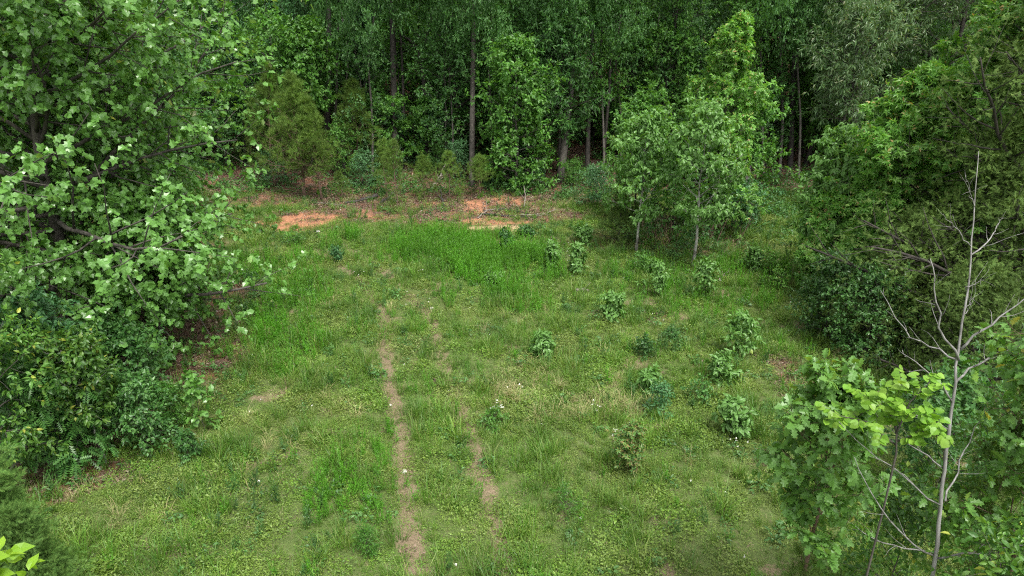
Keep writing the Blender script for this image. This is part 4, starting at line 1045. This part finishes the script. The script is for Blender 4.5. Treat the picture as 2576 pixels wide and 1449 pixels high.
# dead grey stem: every stretch is (px, py, depth)
def snag():
    T = [(2352, 1449, 8.4), (2362, 1300, 8.25), (2378, 1150, 8.1), (2396, 1000, 8.0), (2412, 880, 7.95), (2428, 760, 7.9), (2445, 620, 7.85), (2455, 480, 7.85), (2462, 380, 7.9)]
    top = np.array([at(*p) for p in T])
    b = top[0] + (top[0] - top[3]) * .2; b[2] = float(ground_z(b[0], b[1]))
    root = thing('dead_sapling', 'bare grey dead sapling with forked branches before the big cedar', 'dead tree', b)
    def curve(P, n):
        s = np.linspace(0, len(P) - 1, n); i = np.minimum(s.astype(int), len(P) - 2); w = (s - i)[:, None]
        Q = P[i] * (1 - w) + P[i + 1] * w
        Q[1:-1] = (Q[:-2] + 2 * Q[1:-1] + Q[2:]) / 4
        return Q
    P = np.vstack([b - [0, 0, .2], top]) - b
    CP_ = curve(P, 30); CP_[2:-2] += np.random.default_rng(8).normal(0, .007, CP_[2:-2].shape) * [1, 1, 0]
    v, t = tubes(CP_[None], np.interp(np.linspace(0, 1, 30), [0, .4, .75, 1], [.028, .018, .009, .003])[None], 10)
    mesh_obj('trunk', tri_mesh('trunk', v, t, M['snag'], True), root)
    BR = [([(2412, 905, 7.95), (2370, 845, 7.8), (2355, 770, 7.7), (2350, 700, 7.6), (2340, 650, 7.6)], .018),
          ([(2410, 905, 7.95), (2360, 880, 8.1), (2300, 860, 8.3), (2260, 810, 8.5), (2215, 730, 8.7)], .014),
          ([(2416, 880, 7.95), (2470, 830, 7.8), (2530, 790, 7.7), (2600, 730, 7.6)], .02),
          ([(2404, 960, 7.98), (2455, 910, 8.1), (2510, 895, 8.2), (2580, 860, 8.3)], .018),
          ([(2395, 1010, 8.0), (2370, 960, 7.9), (2330, 930, 7.7), (2285, 905, 7.6), (2270, 880, 7.6)], .015),
          ([(2385, 1080, 8.05), (2330, 1055, 8.0), (2280, 1035, 7.9), (2240, 1000, 7.8)], .011),
          ([(2375, 1180, 8.15), (2310, 1130, 8.0), (2240, 1080, 7.8), (2180, 1020, 7.6)], .012),
          ([(2365, 1270, 8.2), (2300, 1220, 8.0), (2220, 1160, 7.7), (2160, 1110, 7.5), (2110, 1060, 7.4)], .013),
          ([(2378, 1260, 8.2), (2405, 1190, 8.3), (2440, 1110, 8.4), (2465, 1060, 8.5)], .015),
          ([(2355, 1400, 8.4), (2290, 1370, 8.1), (2220, 1290, 7.8), (2170, 1210, 7.6), (2150, 1150, 7.5)], .015),
          ([(2355, 1395, 8.4), (2270, 1380, 8.6), (2200, 1360, 8.7), (2130, 1310, 8.8)], .013),
          ([(2350, 1405, 8.4), (2430, 1395, 8.2), (2520, 1380, 8.0), (2600, 1370, 7.9)], .018),
          ([(2442, 620, 7.85), (2420, 590, 7.7), (2390, 560, 7.6), (2372, 538, 7.5)], .009),
          ([(2444, 640, 7.85), (2480, 610, 8.0), (2505, 580, 8.1), (2512, 550, 8.2)], .012),
          ([(2430, 730, 7.9), (2455, 712, 7.8), (2470, 705, 7.8)], .008),
          ([(2425, 790, 7.9), (2440, 760, 8.0), (2446, 750, 8.0)], .006),
          ([(2452, 520, 7.85), (2440, 480, 7.8), (2430, 440, 7.8)], .006)]
    r = np.random.default_rng(3)
    for q, (pts, w) in enumerate(BR):
        C = curve(np.array([at(*p) for p in pts]) - b, 10)
        C[1:-1] += r.normal(0, .012, C[1:-1].shape)
        w *= .8; rad = np.linspace(w, w * .25, 10)[None]
        S, rs, _, _ = children(r, C[None], rad, 6, .2, .97, (45, 35), lambda t, b_: .12 + .32 * (1 - t), .05, .12, n=5, rmin=.0022)
        v, t = join([tubes(C[None], rad, 6), tubes(S, rs, 4)])
        mesh_obj('branch', tri_mesh('branch', v, t, M['snag'], True), root)
snag()

# ------------------------------------------------------------------ saplings standing in the field
FIELD = [
    (1468, 612, 578, .55, 'long', 'cherry', 'broad-leaved seedling at the right end of the tall grass strip'),
    (1388, 684, 618, .55, 'long', 'cherry', 'left of the two dark seedlings in the tall bright weeds'),
    (1452, 692, 624, .5, 'long', 'cherry', 'right of the two dark seedlings in the tall bright weeds'),
    (1272, 640, 590, .45, 'long', 'forest', 'dim seedling half sunk in the tall bright weeds'),
    (1645, 745, 668, .65, 'long', 'cherry', 'leafy seedling below the left drooping-leaved tree'),
    (1610, 695, 650, .6, 'diamond', 'forest_y', 'bushy seedling at the foot of the left pale trunk'),
    (1770, 750, 668, .7, 'long', 'cherry', 'leafy seedling below the right pale spotted trunk'),
    (1540, 805, 752, .55, 'long', 'cherry', 'low spreading seedling below the rotten wood'),
    (1896, 690, 634, .6, 'long', 'cherry', 'seedling in the shade between the thicket and the slope'),
    (1365, 902, 848, .38, 'long', 'cherry', 'small round dark seedling alone in the middle of the clearing'),
    (1855, 895, 800, .62, 'long', 'cherry', 'leaning seedling with drooping leaves at the right of the clearing'),
    (1808, 965, 915, .5, 'long', 'cherry', 'pale flat-topped seedling beside the bare reddish soil'),
    (1630, 990, 945, .3, 'long', 'cherry', 'tiny seedling left of the pale flat-topped one'),
    (1835, 1100, 1020, .5, 'long', 'cherry', 'upright seedling above the oak sapling'),
    (1935, 700, 640, .6, 'diamond', 'gum', 'light seedling touching the foot of the sweetgum slope'),
    (850, 660, 628, .3, 'diamond', 'forest_b', 'little dark weed bush by the upper left rut'),
    (475, 1160, 1100, .4, 'diamond', 'forest', 'dark green weed bush left of the ruts'),
    (925, 1400, 1340, .3, 'slim', 'forest_y', 'leafy weed bush at the bottom left of the ruts'),
    (1620, 900, 862, .35, 'diamond', 'forest', 'low dark weed bush right of the round seedling'),
    (1655, 1045, 985, .55, 'diamond', 'forest_b', 'grey-green weed bush beside the dry grass'),
]
for q, (px, pyb, pyt, rad, shape, lm, lb) in enumerate(FIELD):
    custom('seedling' if 'seedling' in lb else 'weed_bush', lb, 'plant', px, pyb, pyt, 200 + q, shape, lm, 'bark', rad * .74, r0=.012, h0=.12, prof='round', n1=11, n2=4, n3=3, nl=6,
           size=.135 if shape == 'long' else .075, droop=.5, l3=.07, a1=(70, 30), group=None)

MORE = [(1690, 860, 838, .3, 'diamond', 'forest', 'small dark weed clump in the open grass right of the rotten wood'), (1240, 720, 695, .3, 'long', 'cherry', 'tiny pale seedling between the two patches of tall weeds'),
        (1955, 730, 690, .5, 'diamond', 'gum', 'leafy weed bush in the shade at the foot of the cedars'), (1700, 655, 625, .6, 'diamond', 'forest', 'dark weed bush between the two pale trunks'),
        (1325, 600, 580, .4, 'long', 'forest', 'dark little seedling at the far edge of the tall weeds'), (640, 745, 705, .5, 'diamond', 'forest', 'dark weed bush beside the lowest sycamore boughs'),
        (745, 620, 590, .5, 'diamond', 'forest_y', 'bright weed bush near the left orange clay'), 
        (1420, 1290, 1250, .3, 'slim', 'forest_y', 'tufted weed in the lower right grass'),
        (1760, 1010, 975, .35, 'diamond', 'forest', 'dark weed clump below the pale flat-topped seedling'), (1240, 1080, 1050, .3, 'diamond', 'forest_y', 'weed clump beside the right rut and the white flowers')]
for q, (px, pyb, pyt, rad, shape, lm, lb) in enumerate(MORE):
    custom('seedling' if 'seedling' in lb else 'weed_bush', lb, 'plant', px, pyb, pyt, 260 + q, shape, lm, 'bark', rad, r0=.01, h0=.1, prof='round', n1=9, n2=4, n3=3, nl=5,
           size=.12 if shape == 'long' else .07, droop=.4, l3=.07, a1=(80, 30))
custom('maple_seedling', 'maple seedling with reddish young leaves at the lower middle', 'plant', 1575, 1195, 1095, 231, 'star', 'red_leaf', 'bark_red', .42, r0=.012, h0=.1, prof='round', n1=18, n2=4, n3=3, nl=5, size=.10, l3=.08, droop=.4, a1=(60, 25))

# ------------------------------------------------------------------ fallen wood, stones
def log(name, label, pts, r0, r1, mat, cat='log', lift=.06, sub=(), seed=1):
    P = np.array([gp(*p[:2]) + [0, 0, (p[2] if len(p) > 2 else lift)] for p in pts])
    b = P[0].copy(); r = np.random.default_rng(seed); n = 14
    s = np.linspace(0, len(P) - 1, n); i = np.minimum(s.astype(int), len(P) - 2); w = (s - i)[:, None]
    Q = P[i] * (1 - w) + P[i + 1] * w; Q[1:-1] += r.normal(0, .02, (n - 2, 3))
    rad = np.linspace(r0, r1, n) * r.uniform(.9, 1.1, n)
    parts = [tubes((Q - b)[None], rad[None], 8)]
    S, rs, _, _ = children(r, (Q - b)[None], rad[None], 5, .25, .95, (50, 35), lambda t, b_: .3 + .5 * (1 - t), .15, .1, n=5, rmin=.006)
    if sub: parts.append(tubes(S[:sub], rs[:sub], 5))
    v, t = join(parts)
    o = mesh_obj(name, tri_mesh(name, v, t, M[mat], True)); o.location = tuple(b)
    return tag(o, label, cat)
log('fallen_log', 'blackened fallen log lying at the left of the leaf-strewn bank', [(868, 514), (905, 508), (948, 498, .14)], .06, .11, 'char', sub=2)
log('fallen_branch', 'dark branch propped against the bank right of the blackened log', [(958, 512), (980, 500), (1003, 482, .35)], .07, .03, 'char', 'branch', sub=4, seed=2)
log('fallen_branch', 'pale branch leaning in the short pines', [(1085, 480, .1), (1105, 470, .5), (1122, 458, 1.0)], .05, .025, 'stick', 'branch', sub=3, seed=3)
log('fallen_branch', 'broken branch standing out of the leaves near the wide pine', [(1118, 522), (1112, 510, .2), (1110, 495, .6)], .05, .02, 'char', 'branch', sub=5, seed=4)
log('brush_pile_branch', 'longest dark branch of the brush pile on the clay', [(1208, 541), (1270, 546), (1352, 550)], .05, .03, 'bark_dark', 'branch', sub=5, seed=5)
log('brush_pile_branch', 'upper dark branch of the brush pile on the clay', [(1215, 532), (1270, 530), (1330, 540)], .04, .02, 'bark_dark', 'branch', sub=4, seed=6)
log('brush_pile_branch', 'forked branch at the right end of the brush pile', [(1310, 543), (1360, 545), (1398, 536, .2)], .035, .015, 'stick', 'branch', sub=5, seed=7)
log('brush_pile_branch', 'curving branch at the left end of the brush pile', [(1202, 552), (1225, 536, .15), (1262, 528)], .03, .015, 'stick', 'branch', sub=3, seed=8)
log('fallen_branch', 'pale stick standing at the upper right of the clay patch', [(1318, 524), (1322, 512, .3), (1318, 500, .7)], .035, .015, 'stick', 'branch', sub=4, seed=9)
log('rotten_wood', 'piece of rotten wood with debris in the grass below the dark seedlings', [(1445, 736), (1462, 733), (1480, 738)], .07, .04, 'stick', 'rotten wood', sub=3, seed=10)
log('fallen_branch', 'small grey sticks by the right pale spotted trunk', [(1808, 710), (1820, 700, .15), (1832, 693, .2)], .025, .012, 'stick', 'branch', sub=4, seed=11)
log('fallen_branch', 'thin stick lying on the leaves left of the blackened log', [(780, 512), (830, 516), (870, 519)], .03, .015, 'stick', 'branch', sub=2, seed=12)
def stone(label, px, py, s, seed):
    r = np.random.default_rng(seed); import bmesh
    bm = bmesh.new(); bmesh.ops.create_icosphere(bm, subdivisions=2, radius=1)
    k = r.uniform(.7, 1.2, 3)
    for v in bm.verts:
        f = 1 + .25 * (float(noise(v.co.x * 2 + seed, v.co.y * 2 + v.co.z, 1, seed, 2)) - .5)
        v.co = Vector((v.co.x * k[0] * f * s, v.co.y * k[1] * f * s, v.co.z * .55 * f * s))
    me = bpy.data.meshes.new('stone'); bm.to_mesh(me); bm.free(); me.materials.append(M['stone'])
    o = mesh_obj('stone', me); g = gp(px, py); o.location = (g[0], g[1], g[2] + s * .2)
    tag(o, label, 'stone')
stone('pale stone in the left rut near the bottom of the view', 1017, 1187, .06, 1)
stone('pale stone in the grass left of the ruts', 850, 1213, .055, 2)
stone('small pale stone in the left rut at mid distance', 982, 1022, .05, 3)
stone('pale stone on the bare soil where the ruts begin to bend', 1086, 778, .07, 4)
stone('whitish stone on the clay bank left of the tall weeds', 800, 585, .09, 5)
stone('pale stone by the pale flat-topped seedling', 1850, 905, .06, 6)

# things that still share a label are told apart by their order from the left
same = {}
for o in COL.objects:
    if o.parent is None and o.get('group') and o.get('label'):
        same.setdefault(o['label'], []).append(o)
WORDS = ['first', 'second', 'third', 'fourth', 'fifth', 'sixth', 'seventh', 'eighth', 'ninth', 'tenth', 'eleventh', 'twelfth', 'thirteenth', 'fourteenth']
for lb, os_ in same.items():
    if len(os_) > 1:
        os_.sort(key=lambda o: o.location.x / o.location.y)
        for k, o in enumerate(os_):
            if k < len(WORDS):
                o['label'] = lb + ', ' + WORDS[k] + ' from left'
